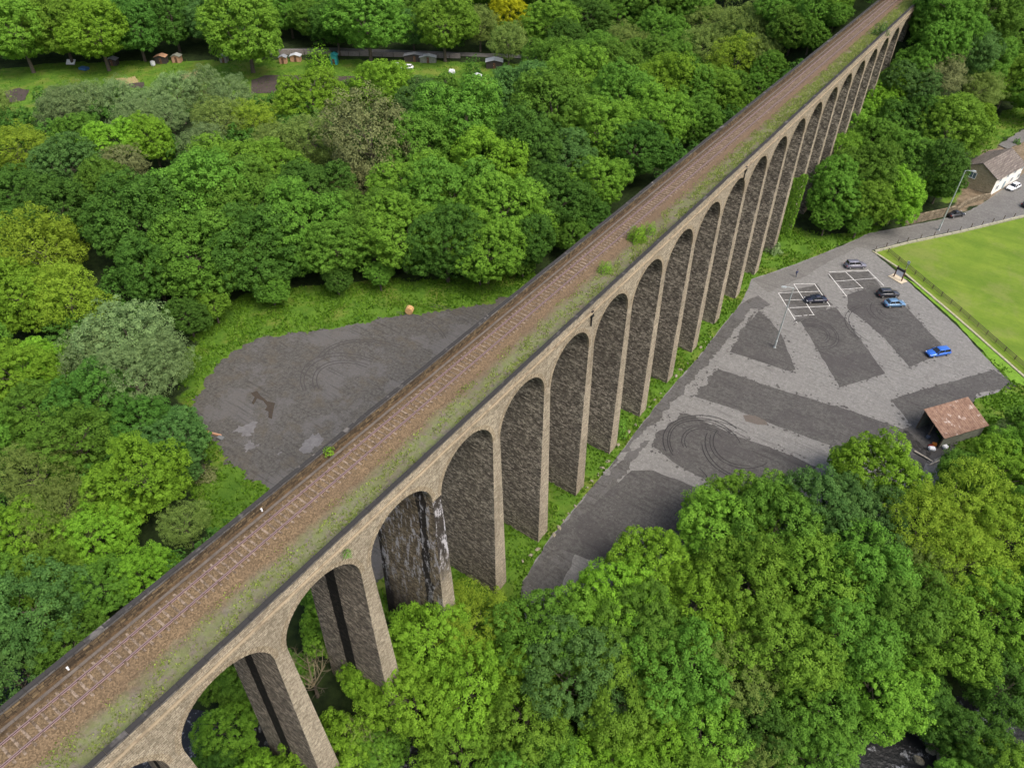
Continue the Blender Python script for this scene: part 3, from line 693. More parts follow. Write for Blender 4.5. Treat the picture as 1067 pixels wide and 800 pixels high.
T('near edge of allotments',
  (62, 118, 24, 'willow'), (92, 108, 24, 'willow'), (122, 104, 24, 'willow'), (152, 110, 24, 'willow'), (184, 98, 26, 'willow'), (214, 94, 24, 'willow'), (240, 100, 22, 'willow'), (70, 104, 20, 'willow'), (140, 124, 22, 'willow'), (176, 120, 22, 'willow'),
  (325, 104, 32, 'lime'), (264, 128, 26, 'yellow'), (232, 128, 30, 'olive'), (215, 148, 24, 'willow'), (116, 150, 30, 'lime'), (158, 146, 24, 'lime'), (80, 140, 24, 'mid'), (400, 92, 30, 'lime'), (368, 100, 18, 'mid'), (436, 106, 26, 'teal'), (16, 158, 34, 'yellow'), (-10, 110, 24, 'olive'), (285, 150, 26, 'olive'),
  (460, 100, 22, 'mid'))
T('wood above gravel lot',
  (124, 172, 24, 'brown'), (70, 178, 32, 'teal'), (18, 205, 32, 'dark'), (60, 222, 36, 'dark'), (112, 196, 26, 'mid'), (150, 232, 48, 'dark'), (205, 210, 50, 'dark'), (205, 268, 46, 'dark'), (160, 280, 36, 'dark'), (262, 214, 42, 'mid'), (262, 262, 44, 'dark'), (240, 176, 36, 'mid'), (290, 178, 30, 'mid'),
  (320, 238, 44, 'mid'), (330, 200, 34, 'dark'), (320, 150, 32, 'olive'), (386, 150, 50, 'brown'), (372, 196, 26, 'brown'), (350, 260, 34, 'mid'), (385, 236, 38, 'mid'), (440, 156, 40, 'mid'), (482, 136, 46, 'mid'), (430, 200, 40, 'mid'), (420, 246, 40, 'mid'), (465, 258, 38, 'dark'), (470, 206, 42, 'mid'), (508, 176, 40, 'lime'), (525, 224, 42, 'mid'), (508, 262, 34, 'mid'), (548, 250, 30, 'dark'),
  (550, 160, 40, 'dark'), (575, 118, 42, 'mid'), (545, 96, 32, 'teal'), (600, 82, 32, 'mid'), (570, 66, 26, 'mid'), (590, 172, 34, 'teal'), (580, 214, 34, 'dark'), (622, 138, 36, 'mid'), (624, 190, 30, 'mid'), (652, 110, 34, 'mid'), (644, 78, 30, 'mid'), (618, 60, 26, 'mid'), (660, 160, 30, 'dark'),
  (686, 128, 32, 'mid'), (690, 92, 32, 'lime'), (676, 64, 28, 'mid'), (716, 96, 28, 'mid'), (708, 64, 24, 'mid'), (722, 130, 26, 'dark'), (745, 96, 26, 'mid'), (738, 52, 26, 'olive'), (735, 28, 24, 'olive'), (768, 66, 26, 'yellow'), (772, 34, 26, 'olive'), (762, 96, 20, 'dark'), (798, 20, 22, 'olive'), (795, 56, 20, 'olive'), (826, 36, 22, 'mid'), (815, 12, 22, 'mid'), (848, 16, 20, 'dark'), (868, 8, 16, 'mid'), (800, 78, 16, 'mid'), (844, 42, 16, 'mid'), (870, 20, 14, 'mid'), (792, 94, 16, 'dark'), (770, 114, 15, 'mid'), (650, 50, 22, 'olive'), (690, 36, 24, 'mid'), (612, 228, 20, 'dark'), (596, 246, 18, 'dark'))
T('wood left of gravel lot',
  (44, 262, 42, 'yellow'), (70, 312, 36, 'yellow'), (20, 310, 38, 'lime'), (134, 350, 42, 'willow'), (100, 372, 34, 'willow'), (166, 372, 32, 'willow'), (140, 396, 40, 'willow'), (100, 420, 38, 'dark'), (50, 380, 26, 'lime'), (150, 445, 30, 'dark'), (185, 458, 32, 'teal'), (178, 486, 24, 'teal'), (14, 392, 36, 'lime'), (40, 432, 36, 'mid'), (80, 462, 40, 'mid'),
  (148, 498, 44, 'lime'), (40, 494, 40, 'olive'), (62, 540, 38, 'olive'), (100, 560, 36, 'lime'), (20, 560, 38, 'lime'), (192, 548, 26, 'olive'), (150, 600, 28, 'lime'), (105, 610, 30, 'mid'), (30, 630, 50, 'teal'), (70, 660, 36, 'mid'), (0, 690, 44, 'teal'), (50, 600, 34, 'mid'), (-30, 460, 44, 'mid'), (-30, 620, 50, 'mid'), (-40, 370, 40, 'mid'), (-30, 280, 40, 'dark'))
T('wood behind far road',
  (880, 130, 26, 'mid'), (866, 162, 26, 'mid'), (872, 200, 30, 'mid'), (905, 186, 34, 'mid'), (935, 206, 26, 'lime'), (905, 214, 24, 'mid'), (940, 170, 30, 'dark'), (968, 178, 32, 'dark'), (912, 148, 28, 'mid'), (946, 134, 28, 'dark'), (985, 140, 34, 'mid'), (980, 192, 17, 'mid'), (912, 118, 20, 'lime'), (945, 100, 26, 'teal'), (972, 88, 24, 'brown'), (934, 94, 20, 'lime'),
  (1018, 98, 22, 'olive'), (1014, 124, 16, 'lime'), (952, 74, 20, 'mid'), (974, 60, 26, 'mid'), (992, 40, 26, 'mid'), (968, 34, 18, 'dark'), (1008, 56, 28, 'teal'), (985, 14, 28, 'mid'), (1024, 20, 30, 'mid'), (1030, 62, 26, 'mid'), (1052, 84, 26, 'mid'), (1062, 40, 28, 'dark'), (1060, 8, 28, 'mid'), (985, -6, 22, 'dark'), (945, 176, 10, 'gold'), (905, 132, 20, 'mid'), (895, 232, 12, 'dark'), (862, 228, 14, 'mid'), (1085, 100, 24, 'mid'), (1090, 60, 30, 'mid'))
T('wood before car park',
  (682, 594, 40, 'lime'), (648, 622, 42, 'lime'), (612, 652, 40, 'mid'), (670, 660, 44, 'mid'), (560, 668, 44, 'mid'), (600, 700, 50, 'teal'), (550, 735, 44, 'mid'), (450, 670, 42, 'lime'), (490, 650, 40, 'yellow'), (430, 720, 44, 'lime'), (490, 712, 44, 'lime'), (480, 772, 44, 'mid'), (395, 700, 30, 'lime'),
  (650, 718, 48, 'mid'), (708, 690, 50, 'mid'), (724, 634, 44, 'lime'), (765, 524, 32, 'mid'), (800, 526, 30, 'mid'), (752, 556, 44, 'mid'), (806, 560, 46, 'mid'), (852, 532, 44, 'teal'), (896, 540, 40, 'teal'), (780, 612, 50, 'mid'), (840, 600, 50, 'mid'), (892, 600, 46, 'mid'), (932, 634, 46, 'mid'), (880, 660, 48, 'mid'), (815, 668, 50, 'mid'),
  (768, 690, 44, 'olive'), (920, 700, 44, 'mid'), (862, 728, 44, 'mid'), (802, 744, 42, 'dark'), (738, 748, 46, 'mid'), (690, 772, 44, 'lime'), (640, 790, 50, 'lime'), (580, 790, 44, 'mid'), (860, 776, 40, 'mid'), (800, 800, 44, 'olive'),
  (920, 494, 40, 'lime'), (964, 552, 46, 'yellow'), (1010, 528, 46, 'yellow'), (1052, 560, 46, 'yellow'), (1000, 590, 44, 'yellow'), (960, 600, 34, 'olive'), (1050, 480, 30, 'mid'), (1052, 500, 40, 'lime'), (1006, 500, 28, 'mid'), (1068, 442, 18, 'mid'), (1040, 640, 44, 'mid'), (990, 660, 46, 'mid'), (1060, 700, 40, 'dark'), (965, 715, 36, 'dark'), (1030, 756, 36, 'dark'), (1062, 790, 40, 'mid'), (1018, 806, 30, 'dark'), (1100, 480, 40, 'mid'), (1110, 560, 50, 'mid'), (1110, 640, 50, 'mid'),
  (334, 768, 44, 'lime'), (270, 800, 34, 'lime'), (372, 772, 30, 'fresh'), (394, 700, 34, 'lime'), (395, 770, 26, 'mid'), (540, 800, 44, 'mid'), (720, 820, 46, 'mid'), (1050, 448, 11, 'willow'), (880, 478, 16, 'mid'), (545, 690, 30, 'lime'))
T('edge of the left verge', (195, 330, 20, 'dark'), (222, 318, 16, 'mid'), (282, 300, 16, 'dark'), (350, 290, 14, 'dark'), (395, 286, 13, 'mid'), (500, 280, 13, 'dark'), (545, 274, 12, 'dark'))
T('hollow under the near arches', (228, 742, 32, 'fresh'), (345, 655, 26, 'fresh'), (300, 700, 22, 'mid'), (222, 700, 22, 'mid'), (258, 690, 30, 'dark'), (340, 610, 20, 'dark'), (205, 790, 30, 'dark'))

for q_, t_ in enumerate(TREES):
    if t_[5] == 'mid' and (q_*7919) % 100 < (55 if 'car park' in t_[6] else 38): TREES[q_] = t_[:5]+('fresh',)+t_[6:]
    elif t_[5] == 'dark' and (q_*7919) % 100 < 35: TREES[q_] = t_[:5]+('mid',)+t_[6:]
used = {}
SCENERY = [(x, y) for x, y, *_ in TREES]
def add_tree(x, y, g, hc, r, colr, label, group, sleek=None, fam=None):
    d = depth((x, y, g+hc)); ref = 'near' if d < 125 else 'far'
    fam = fam or ('fine' if colr in ('willow', 'olive', 'brown', 'yellow') else 'clump')
    me, R0 = random.choice(PROTO[(fam, ref)])
    key = (me.name, colr)
    t = empty('tree', (x, y, g), random.uniform(0, 6.28), label, 'tree', group)
    if key not in used:
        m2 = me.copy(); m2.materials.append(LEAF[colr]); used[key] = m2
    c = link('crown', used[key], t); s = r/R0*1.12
    c.location = (0, 0, hc); c.scale = (s*random.uniform(.94, 1.06), s*random.uniform(.94, 1.06), s*random.uniform(.88, 1.05))
    k = link('trunk', random.choice(TR), t); k.scale = (max(.45, r/8), max(.45, r/8), (hc+.3*r)/12)
    return t
ORD = ['first', 'second', 'third', 'fourth', 'fifth', 'sixth', 'seventh', 'eighth', 'ninth', 'tenth'] + ['%dth' % i for i in range(11, 60)]
groups = {}
for t in TREES: groups.setdefault((t[5], t[6]), []).append(t)
for (c, place), lst in groups.items():
    lst.sort(key=lambda t: t[7])
    n = len(lst)
    for i, (x, y, g, hc, r, c_, p_, u) in enumerate(lst):
        if n == 1: lab = f'only {ADJ[c]} tree of the {place}'
        elif i == n-1: lab = f'rightmost of the {ADJ[c]} trees in the {place}'
        elif i == 0: lab = f'leftmost of the {ADJ[c]} trees in the {place}'
        else: lab = f'{ORD[i]} from the left of the {ADJ[c]} trees in the {place}'
        add_tree(x, y, g, hc, r, c, lab, f'trees of the {place}')
# filler canopy where the wood closes over, and the woods beyond the frame
NOGO = [LOT, road_poly, verge_left, allot, poly((900, 262), (1067, 222), (1300, 195), (1300, 420), (1110, 440), (1053, 400), (940, 290)), house_dirt, hill_grass, shore, poly((900, 250), (1067, 175), (1100, 150), (1100, 230), (1000, 245))]
pts = [(t[0], t[1], t[4]) for t in TREES]
cnt = 0; FILL = []
PXL = poly((-120, 900), (-120, 60), (-40, 0), (900, -30), (1130, -30), (1130, 230), (1100, 240)); PXR = []
def to_px(x, y, z):
    d = Vector((x-CX, y-CY, z-CZ)); zz = d.dot(Fv)
    return (533.5+F_PX*d.dot(R2)/zz, 400-F_PX*d.dot(U2)/zz) if zz > 5 else (1e5, 1e5)
for _ in range(9000):
    if cnt > 200: break
    x = random.uniform(-330, 110); y = random.uniform(-50, 370); g = hgt(x, y)
    u, v = to_px(x, y, g+5)
    if not (-60 < u < 1130 and -30 < v < 860): continue
    if -16 < x < 6 and y < 236: continue
    r = random.uniform(3.6, 5.0) if depth((x, y, g)) < 150 else random.uniform(5, 7)
    if any(inside(x+dx, y+dy, pg) for pg in NOGO for dx, dy in ((0, 0), (4, 0), (-4, 0), (0, 4), (0, -4))): continue
    if rdist(x, y) < 7: continue
    if u > 860 and 250 < v < 480: continue
    if min((x-a)**2+(y-b)**2 for a, b, c in pts) < (r*1.15)**2: continue
    pts.append((x, y, r)); cnt += 1; FILL.append((x, y, g, r))
fm = crown_mesh('fill', 5., 1.0, 8, .9, 1.5, 34, .5, low=-.2)
nv = len(fm.vertices); co = np.zeros(nv*3, dtype=np.float32); fm.vertices.foreach_get('co', co); co = co.reshape(-1, 3)
tn = np.zeros(nv//4, dtype=np.float32); fm.attributes['tone'].data.foreach_get('value', tn)
VV, TT = [], []
for (x, y, g, r) in FILL:
    a = random.uniform(0, 6.28); ca, sa_ = math.cos(a), math.sin(a); k_ = r/5.
    q = np.stack([(co[:, 0]*ca-co[:, 1]*sa_)*k_+x, (co[:, 0]*sa_+co[:, 1]*ca)*k_+y, co[:, 2]*k_+g+r*.75], 1); VV.append(q); TT.append(np.clip(tn*.8+random.uniform(-.1, .3), 0, 1))
VV = np.concatenate(VV); um = np_mesh('understorey', VV, np.arange(len(VV)).reshape(-1, 4))
um.attributes.new('tone', 'FLOAT', 'FACE').data.foreach_set('value', np.concatenate(TT))
tag(link('understorey', um, None, LEAF['dark']), 'dense dark green undergrowth filling the wood between the bigger trees', 'undergrowth', kind='stuff')
print('trees', len(TREES), 'fill', cnt)
# bare branchy trees by the near piers
for i, (u, v, lab) in enumerate([(322, 700, 'bare twiggy pale tree seen through the second near arch'), (375, 760, 'bare twiggy pale tree in front of the black-banded pier')]):
    p = at(u, v, None, 5); g = hgt(p.x, p.y); t = empty('bare_tree', (p.x, p.y, g), i, lab, 'tree', 'bare trees by the near piers')
    c = link('branches', bare_crown(40+i, 6.), t); c.location = (0, 0, 2)
    k = link('trunk', TR[0], t); k.scale = (.5, .5, .3)
# shrubs
def shrub_mesh(R, leaf, n, zr=.8):
    d = unit(rng.normal(size=(n, 3))); d[:, 2] = np.abs(d[:, 2]); rr = R*rng.uniform(.55, 1.0, (n, 1))**.6
    c = d*rr*np.array([1, 1, zr*1.3])*(1+.25*np.sin(d[:, :1]*7)); nn = unit(d+np.array([0, 0, .5])+rng.normal(size=(n, 3))*.6)
    return leaf_quads(c, nn, leaf*rng.uniform(.6, 1.3, n), rng.uniform(0, 1, n), 'foliage')
def shrub(u, v, z, R, colr, label, leaf=.2, n=900, zr=.8, name='shrub', cat='shrub'):
    p = at(u, v, z) if z is not None else at(u, v)
    if z is None: p.z = hgt(p.x, p.y)
    t = empty(name, p, 0, label, cat)
    f = link('foliage', shrub_mesh(R, leaf, n, zr), t, LEAF[colr])
    bm = bmesh.new(); rnd = random.Random(int(u))
    for k in range(5): limb(bm, (0, 0, -.1), (rnd.uniform(-.6, .6), rnd.uniform(-.6, .6), 1), R*.8, .03*R, 1, rnd)
    from_bm('stem', bm, M['bark'], t)
shrub(664, 250, 34.85, 1.35, 'lime', 'bigger pale green bush growing on the viaduct deck beside the track', .16, 2600, 1.2)
shrub(677, 243, 34.85, 1.1, 'lime', 'lime bush squeezed against the right side of the pale deck bush', .14, 900, 1.2)
shrub(631, 283, 34.85, 1.05, 'lime', 'small bright green bush alone on the deck nearer than the pale bush', .13, 1000, 1.1)
shrub(917, 36, 34.85, 2.0, 'teal', 'dark blue-green bush on the far end of the viaduct deck', .3, 800, 1.0)
shrub(343, 472, 35.6, .55, 'lime', 'little green plant growing over the left parapet', .13, 400, 1.0)
shrub(362, 578, 33.9, .5, 'mid', 'green moss tuft growing on the outer face above the second near arch', .1, 300, 1.0)
shrub(1012, 152, None, 3.0, 'brown', 'dark grey-brown bush behind the stone house', .4, 900, 1.0)
shrub(1059, 150, None, 1.0, 'dark', 'small dark bush standing at the edge of the track behind the house', .3, 300, 1.2)
shrub(335, 72, None, 4.5, 'lime', 'rounded light green bush beside the teal shed', .7, 900, 1.2)
shrub(494, 80, None, 3.2, 'dark', 'dark conical evergreen bush on the allotments right of the white car', .6, 700, 1.5)
shrub(806, 262, None, 2.0, 'willow', 'pale leafy bush at the foot of the ivy-covered pier', .4, 700, .7)
shrub(645, 452, None, 1.6, 'mid', 'climbing bush at the foot of a pier beside the lane', .3, 700, 1.6)
shrub(215, 496, None, 2.0, 'brown', 'low heap of dark brushwood on the grass left of the gravel lot', .35, 600, .5)
# ivy climbing a far pier
p15 = 14.5*PT
t = empty('ivy', (0.6, p15-1.6, 2), 0, 'dense green ivy climbing the inner face of a far pier by the wood', 'ivy')
n = 9000; x = rng.uniform(-9, .9, n); z = rng.uniform(-2, 15, n)*(1-.02*rng.uniform(0, 1, n)); yv = -.0-(rng.uniform(0, 1, n)**.5)*(.9-.03*z)
top = 15.5+2*np.sin(x*.8); ok = z < top
c = np.stack([x, yv, z], 1)[ok]; nn = unit(np.array([.2, -1, .5])+rng.normal(size=c.shape)*.45)
link('foliage', leaf_quads(c, nn, .45*rng.uniform(.6, 1.3, len(c)), rng.uniform(0, 1, len(c)), 'foliage'), t, LEAF['fresh'])
bm = bmesh.new(); [tube(bm, [(xx, -.1, -2), (xx+.3, -.12, 5), (xx-.2, -.1, 11)], [.12, .08, .03], 5) for xx in (-7, -5, -3.5, -1.5)]; from_bm('stem', bm, M['bark'], t)

# ------------------------------------------------------------------ grass and weeds
def tufts(name, P, h, w, mat, label=None):
    n = len(P); a = rng.uniform(0, 6.28, n); lean = rng.normal(0, .35, (n, 2)); hh = h*rng.uniform(.5, 1.4, n)
    dx = np.stack([np.cos(a), np.sin(a), 0*a], 1)*(w*rng.uniform(.6, 1.3, n))[:, None]/2
    topc = P+np.stack([lean[:, 0]*hh, lean[:, 1]*hh, hh], 1)
    v = np.stack([P-dx, P+dx, topc+dx*.35, topc-dx*.35], 1).reshape(-1, 3)
    me = np_mesh(name, v, np.arange(4*n).reshape(-1, 4)); at_ = me.attributes.new('tone', 'FLOAT', 'FACE'); at_.data.foreach_set('value', rng.uniform(0, 1, n).astype(np.float32))
    o = link(name, me, None, mat); o['kind'] = 'stuff'
    if label: o['label'] = label; o['category'] = 'grass'
    return o
W = []
for _ in range(52000):
    y = random.uniform(-22, 235); x = random.uniform(-4.5, -.7)
    q = noise.noise(Vector((x*.9, y*.35, 3)))+.5*noise.noise(Vector((x*2.5, y*1.5, 9)))-abs(x+2.3)*.12+(.25 if y > 130 else 0)
    if y > 95: q += .22
    if q > random.uniform(-.3, .3): W.append((x, y, 34.8))
tufts('trackside_weeds', np.array(W), .13, .16, M['weed'], 'low yellow-green weeds covering the disused trackbed on the viaduct')
W = []
def scatter(pg, n, dens=.2):
    xs = [p[0] for p in pg]; ys = [p[1] for p in pg]
    for _ in range(n):
        x = random.uniform(min(xs), max(xs)); y = random.uniform(min(ys), max(ys))
        if not inside(x, y, pg) or inside(x, y, LOT) or inside(x, y, road_poly): continue
        if noise.noise(Vector((x*.25, y*.25, 3)))+.6*noise.noise(Vector((x*.9, y*.9, 8))) > random.uniform(-.5, .3): W.append((x, y, hgt(x, y)))
scatter(verge_left, 90000); scatter(verge_right, 60000); scatter(hill_grass, 6000); scatter(shore, 8000); scatter(allot, 20000)
tufts('rough_grass', np.array(W), .35, .4, M['grass'], 'rough bright green grass on the verges around the viaduct piers')

# ------------------------------------------------------------------ cars
glass = plain('dark_car_glass', (.015, .018, .022), .08, spec=.6, var=.1)
tyre = plain('black_tyre', (.015, .015, .015), .85); alloy = plain('alloy_rim', (.45, .45, .46), .35, .8)
hl = plain('headlight_lens', (.6, .62, .65), .15, spec=.6); tl = plain('red_tail_light', (.25, .01, .01), .3)
trim = plain('black_trim', (.02, .02, .022), .6)
def loft(bm, secs):
    rings = [[bm.verts.new(c) for c in s] for s in secs]; n = len(rings[0])
    for a, b in zip(rings, rings[1:]):
        for k in range(n): bm.faces.new((a[k], a[(k+1) % n], b[(k+1) % n], b[k]))
    bm.faces.new(rings[0]); bm.faces.new(rings[-1])
def make_car(pa, pb, colr, label, style='hatch', rev=False, L=4.4, shift=True, grp='parked cars', metal=.3):
    a = at(*pa); b = at(*pb); d = (b-a).normalized(); mid = (a+b)/2
    away = Vector((-d.y, d.x, 0)); 
    if away.dot(mid-Vector((CX, CY, mid.z))) < 0: away = -away
    c = mid+away*.75; c.z = gp(c.x, c.y)+.075
    ang = math.atan2(d.y, d.x)+(math.pi if rev else 0)
    t = empty('parked_car', c, ang, label, 'car', grp); h = L/2; w = .9
    pm_ = NT('car_paint'); pm_ = pm_.done((*colr, 1), .28, metal=metal, spec=.5, **{'Coat Weight': .6})
    H = {'hatch': 1.47, 'suv': 1.66, 'estate': 1.48, 'sedan': 1.43}[style]; belt = .92 if style != 'suv' else 1.05
    bm = bmesh.new(); secs = []
    prof = [(-h, .35, .62, .70), (-h+.07, .26, .80, .80), (-h+.3, .22, belt, .87), (-h*.35, .2, belt+.01, .905), (0, .2, belt, .91), (h*.32, .2, belt-.02, .905), (h*.45, .2, belt-.05, .895), (h-.45, .22, belt-.17, .86), (h-.12, .25, belt-.28, .78), (h, .33, .52, .66)]
    for x, z0, z1, hw in prof:
        m_ = (z0+z1)/2
        secs.append([(x, -hw*.93, z0), (x, -hw, m_), (x, -hw*.985, z1-.08), (x, -hw*.86, z1), (x, 0, z1+.035), (x, hw*.86, z1), (x, hw*.985, z1-.08), (x, hw, m_), (x, hw*.93, z0)])
    loft(bm, secs); body = from_bm('body', bm, pm_, t, smooth=True)
    rb = {'hatch': -h+.42, 'suv': -h+.28, 'estate': -h+.25, 'sedan': -h+.95}[style]; rt = rb+{'hatch': .45, 'suv': .25, 'estate': .35, 'sedan': .65}[style]
    ft, fb = h*.12, h*.12+.75
    bm = bmesh.new(); secs = []
    for x, z, hw, hb in ((rb, belt-.02, .70, .80), (rt-.12, H-.12, .64, .80), (rt, H-.05, .62, .80), (ft-.05, H-.045, .62, .82), (ft+.08, H-.1, .62, .82), (fb, belt-.06, .70, .80)):
        secs.append([(x, -hb, belt-.07), (x, -hw, z), (x, hw, z), (x, hb, belt-.07)])
    loft(bm, secs); from_bm('windows', bm, glass, t)
    bm = bmesh.new(); loft(bm, [[(x, -hw, z-.03), (x, -hw*.85, z+.02), (x, 0, z+.045), (x, hw*.85, z+.02), (x, hw, z-.03)] for x, z, hw in ((rt-.1, H-.09, .62), (rt+.02, H-.045, .64), (0-.2, H-.02, .65), (ft-.1, H-.045, .64), (ft+.05, H-.085, .62))])
    from_bm('roof', bm, pm_, t, smooth=True)
    bm = bmesh.new()
    for s in (-1, 1):
        bar(bm, (ft+.05, s*.625, H-.085), (fb-.02, s*.74, belt-.02), .05, .05); bar(bm, (rt-.1, s*.63, H-.08), (rb+.02, s*.74, belt), .12, .06)
        xm = (ft+rt)/2+.1; bar(bm, (xm, s*.655, H-.06), (xm, s*.815, belt-.04), .09, .03)
    from_bm('pillar', bm, pm_, t)
    for sx in (-1, 1):
        for s in (-1, 1):
            bm = bmesh.new(); x = sx*(h-.82)
            tube(bm, [(x, s*.70, .31), (x, s*.90, .31)], .31, 18); wh = from_bm('wheel', bm, tyre, t)
            bm = bmesh.new(); tube(bm, [(x, s*.88, .31), (x, s*.915, .31)], .2, 12); from_bm('rim', bm, alloy, wh)
    for s in (-1, 1):
        bm = bmesh.new(); box(bm, h-.28, h-.09, s*.62-.14, s*.62+.14, .56, .66); from_bm('headlight', bm, hl, t)
        bm = bmesh.new(); box(bm, -h+.01, -h+.12, s*.66-.1, s*.66+.1, .62, .80); from_bm('tail_light', bm, tl, t)
        bm = bmesh.new(); box(bm, ft+.45, ft+.6, s*.93-.09, s*.93+.09, belt-.02, belt+.12); from_bm('wing_mirror', bm, trim, t)
    bm = bmesh.new(); box(bm, h-.06, h+.02, -.4, .4, .36, .48); from_bm('grille', bm, trim, t)
    return t
make_car((881, 281), (903, 280), (.16, .16, .2), 'grey estate car parked alone on the marked bays nearest the road', 'suv', False, 4.6)
make_car((838, 317), (863, 316), (.012, .014, .03), 'black low car parked in the marked bays by the pale lamp column', 'sedan', True, 4.5)
make_car((915, 311), (937, 310), (.03, .032, .04), 'dark grey car parked directly behind the light blue car', 'suv', False, 4.5)
make_car((921, 321.5), (945, 320), (.10, .2, .33), 'light blue car parked close beside the dark grey car', 'hatch', False, 4.3)
make_car((967, 374), (991, 370), (.02, .12, .5), 'bright blue estate car parked alone near the rusty shed', 'estate', True, 4.6)
make_car((1050, 202), (1066, 194.5), (.75, .76, .78), 'white car parked in front of the stone house', 'hatch', True, 4.3, metal=0)
make_car((987, 229), (1008, 225), (.015, .016, .02), 'black car parked on the road under the tall lamp post', 'sedan', False, 4.5)
make_car((1066, 219), (1083, 214), (.03, .03, .035), 'dark car cut off by the right edge on the road past the white car', 'hatch', False, 4.3)
make_car((417.5, 73), (431, 73), (.75, .76, .78), 'white car parked on the far allotments under the trees', 'hatch', True, 4.3, metal=0)

# ------------------------------------------------------------------ street furniture
steel = plain('galvanised_steel', (.42, .46, .46), .5, .5); lampg = plain('lamp_lens', (.6, .62, .6), .3)
def lamp_post(u, v, H, ang, label, two=False):
    p = at(u, v); p.z = gp(p.x, p.y)+.05; t = empty('street_lamp', p, ang, label, 'street lamp', 'tall lamp columns')
    bm = bmesh.new(); tube(bm, [(0, 0, 0), (0, 0, 1.6), (0, 0, 1.65), (0, 0, H)], [.2, .2, .15, .1], 10); from_bm('pole', bm, steel, t)
    bm = bmesh.new(); box(bm, -.25, .25, -.25, .25, 0, .06); from_bm('base_plate', bm, steel, t)
    for s in ((1, -1) if two else (1,)):
        bm = bmesh.new(); tube(bm, [(0, 0, H-.05), (.5*s, 0, H+.12), (1.3*s, 0, H+.15)], .045, 7); from_bm('arm', bm, steel, t)
        bm = bmesh.new(); loft(bm, [[(x*s, -w, H+.08), (x*s, -w*.8, H+.08+hh), (x*s, w*.8, H+.08+hh), (x*s, w, H+.08)] for x, w, hh in ((1.2, .1, .12), (1.5, .2, .2), (2.0, .2, .16), (2.2, .1, .08))])
        l = from_bm('lamp_head', bm, steel, t); bm = bmesh.new(); box(bm, min(1.35*s, 2.0*s), max(1.35*s, 2.0*s), -.14, .14, H+.03, H+.079); from_bm('lens', bm, lampg, l)
lamp_post(978, 240, 14.8, R_(20), 'tall grey lamp post at the roadside by the black car and stone wall')
lamp_post(807, 362, 13.6, R_(-150), 'tall grey lamp column standing in the car park near the marked bays')
# person
def person(u, v, label):
    p = at(u, v); p.z = gp(p.x, p.y)+.07
    t = empty('person', p, R_(60), label, 'person')
    me = bpy.data.meshes.new('body'); J = [(0, 0, .95, .13), (0, 0, 1.18, .135), (0, 0, 1.4, .15), (0, 0, 1.5, .06), (0, .02, 1.56, .055), (0, .03, 1.66, .095), (0, .02, 1.74, .08),
        (.10, 0, .88, .09), (.12, .10, .50, .065), (.12, .02, .08, .045), (.12, .16, .04, .035), (-.10, 0, .88, .09), (-.12, -.12, .50, .065), (-.13, -.28, .12, .045), (-.13, -.16, .04, .035),
        (.19, 0, 1.42, .06), (.25, -.06, 1.14, .045), (.24, .04, .9, .035), (.24, .08, .80, .035), (-.19, 0, 1.42, .06), (-.25, .06, 1.14, .045), (-.24, .16, .92, .035), (-.24, .2, .83, .035)]
    E = [(0, 1), (1, 2), (2, 3), (3, 4), (4, 5), (5, 6), (0, 7), (7, 8), (8, 9), (9, 10), (0, 11), (11, 12), (12, 13), (13, 14), (2, 15), (15, 16), (16, 17), (17, 18), (2, 19), (19, 20), (20, 21), (21, 22)]
    me.from_pydata([j[:3] for j in J], E, []); o = link('body', me, t); o.modifiers.new('skin', 'SKIN')
    for i, j in enumerate(J): me.skin_vertices[0].data[i].radius = (j[3], j[3])
    me.skin_vertices[0].data[0].use_root = True
    o.modifiers.new('sub', 'SUBSURF').levels = 1; o.modifiers['sub'].render_levels = 2
    m_ = NT('person_skin_and_clothes'); z = m_.n('SeparateXYZ', {0: m_.n('TexCoord').outputs['Object']}).outputs[2]
    cc = m_.mix(m_.math('GREATER_THAN', z, .93), (.02, .025, .05), (.03, .04, .09)); cc = m_.mix(m_.math('GREATER_THAN', z, 1.52), cc, (.45, .28, .2))
    me.materials.append(m_.done(cc, .85))
    bm = bmesh.new(); bmesh.ops.create_uvsphere(bm, u_segments=14, v_segments=10, radius=.115, matrix=Matrix.Translation((0, .005, 1.74)))
    bmesh.ops.delete(bm, geom=[v for v in bm.verts if v.co.z < 1.66 or (v.co.y > .07 and v.co.z < 1.77)], context='VERTS'); from_bm('hair', bm, plain('dark_hair', (.02, .015, .012), .8), t, smooth=True)
person(829, 288.5, 'person in dark clothes walking across the car park entrance')
# notice board
wood = plain('dark_stained_wood', (.09, .045, .022), .8, var=.3, scale=2); cream = plain('cream_stone', (.42, .36, .26), .85)
p = at(935, 291); p.z = gp(p.x, p.y)+.07; t = empty('notice_board', p, R_(-25), 'wooden notice board with two brown posts on a pale slab at the field corner', 'notice board')
bm = bmesh.new(); box(bm, -1.7, 1.7, -1.0, 1.0, 0, .12); from_bm('base_slab', bm, cream, t)
for s in (-1, 1):
    bm = bmesh.new(); bar(bm, (s*1.0, 0, .12), (s*.85, 0, 2.9), .2, .2); from_bm('post', bm, wood, t)
bm = bmesh.new(); box(bm, -.8, .8, -.05, .05, .9, 2.1); from_bm('panel', bm, plain('white_board', (.6, .62, .66), .5), t)
bm = bmesh.new(); box(bm, -1.0, 1.0, -.16, .16, 2.1, 2.55); from_bm('header', bm, trim, t)
p = at(943, 283); p.z = gp(p.x, p.y)+.07; t = empty('sign_post', p, R_(-25), 'small grey sign on a thin pole beside the notice board', 'sign')
bm = bmesh.new(); tube(bm, [(0, 0, 0), (0, 0, 2.6)], .04, 8); from_bm('pole', bm, steel, t)
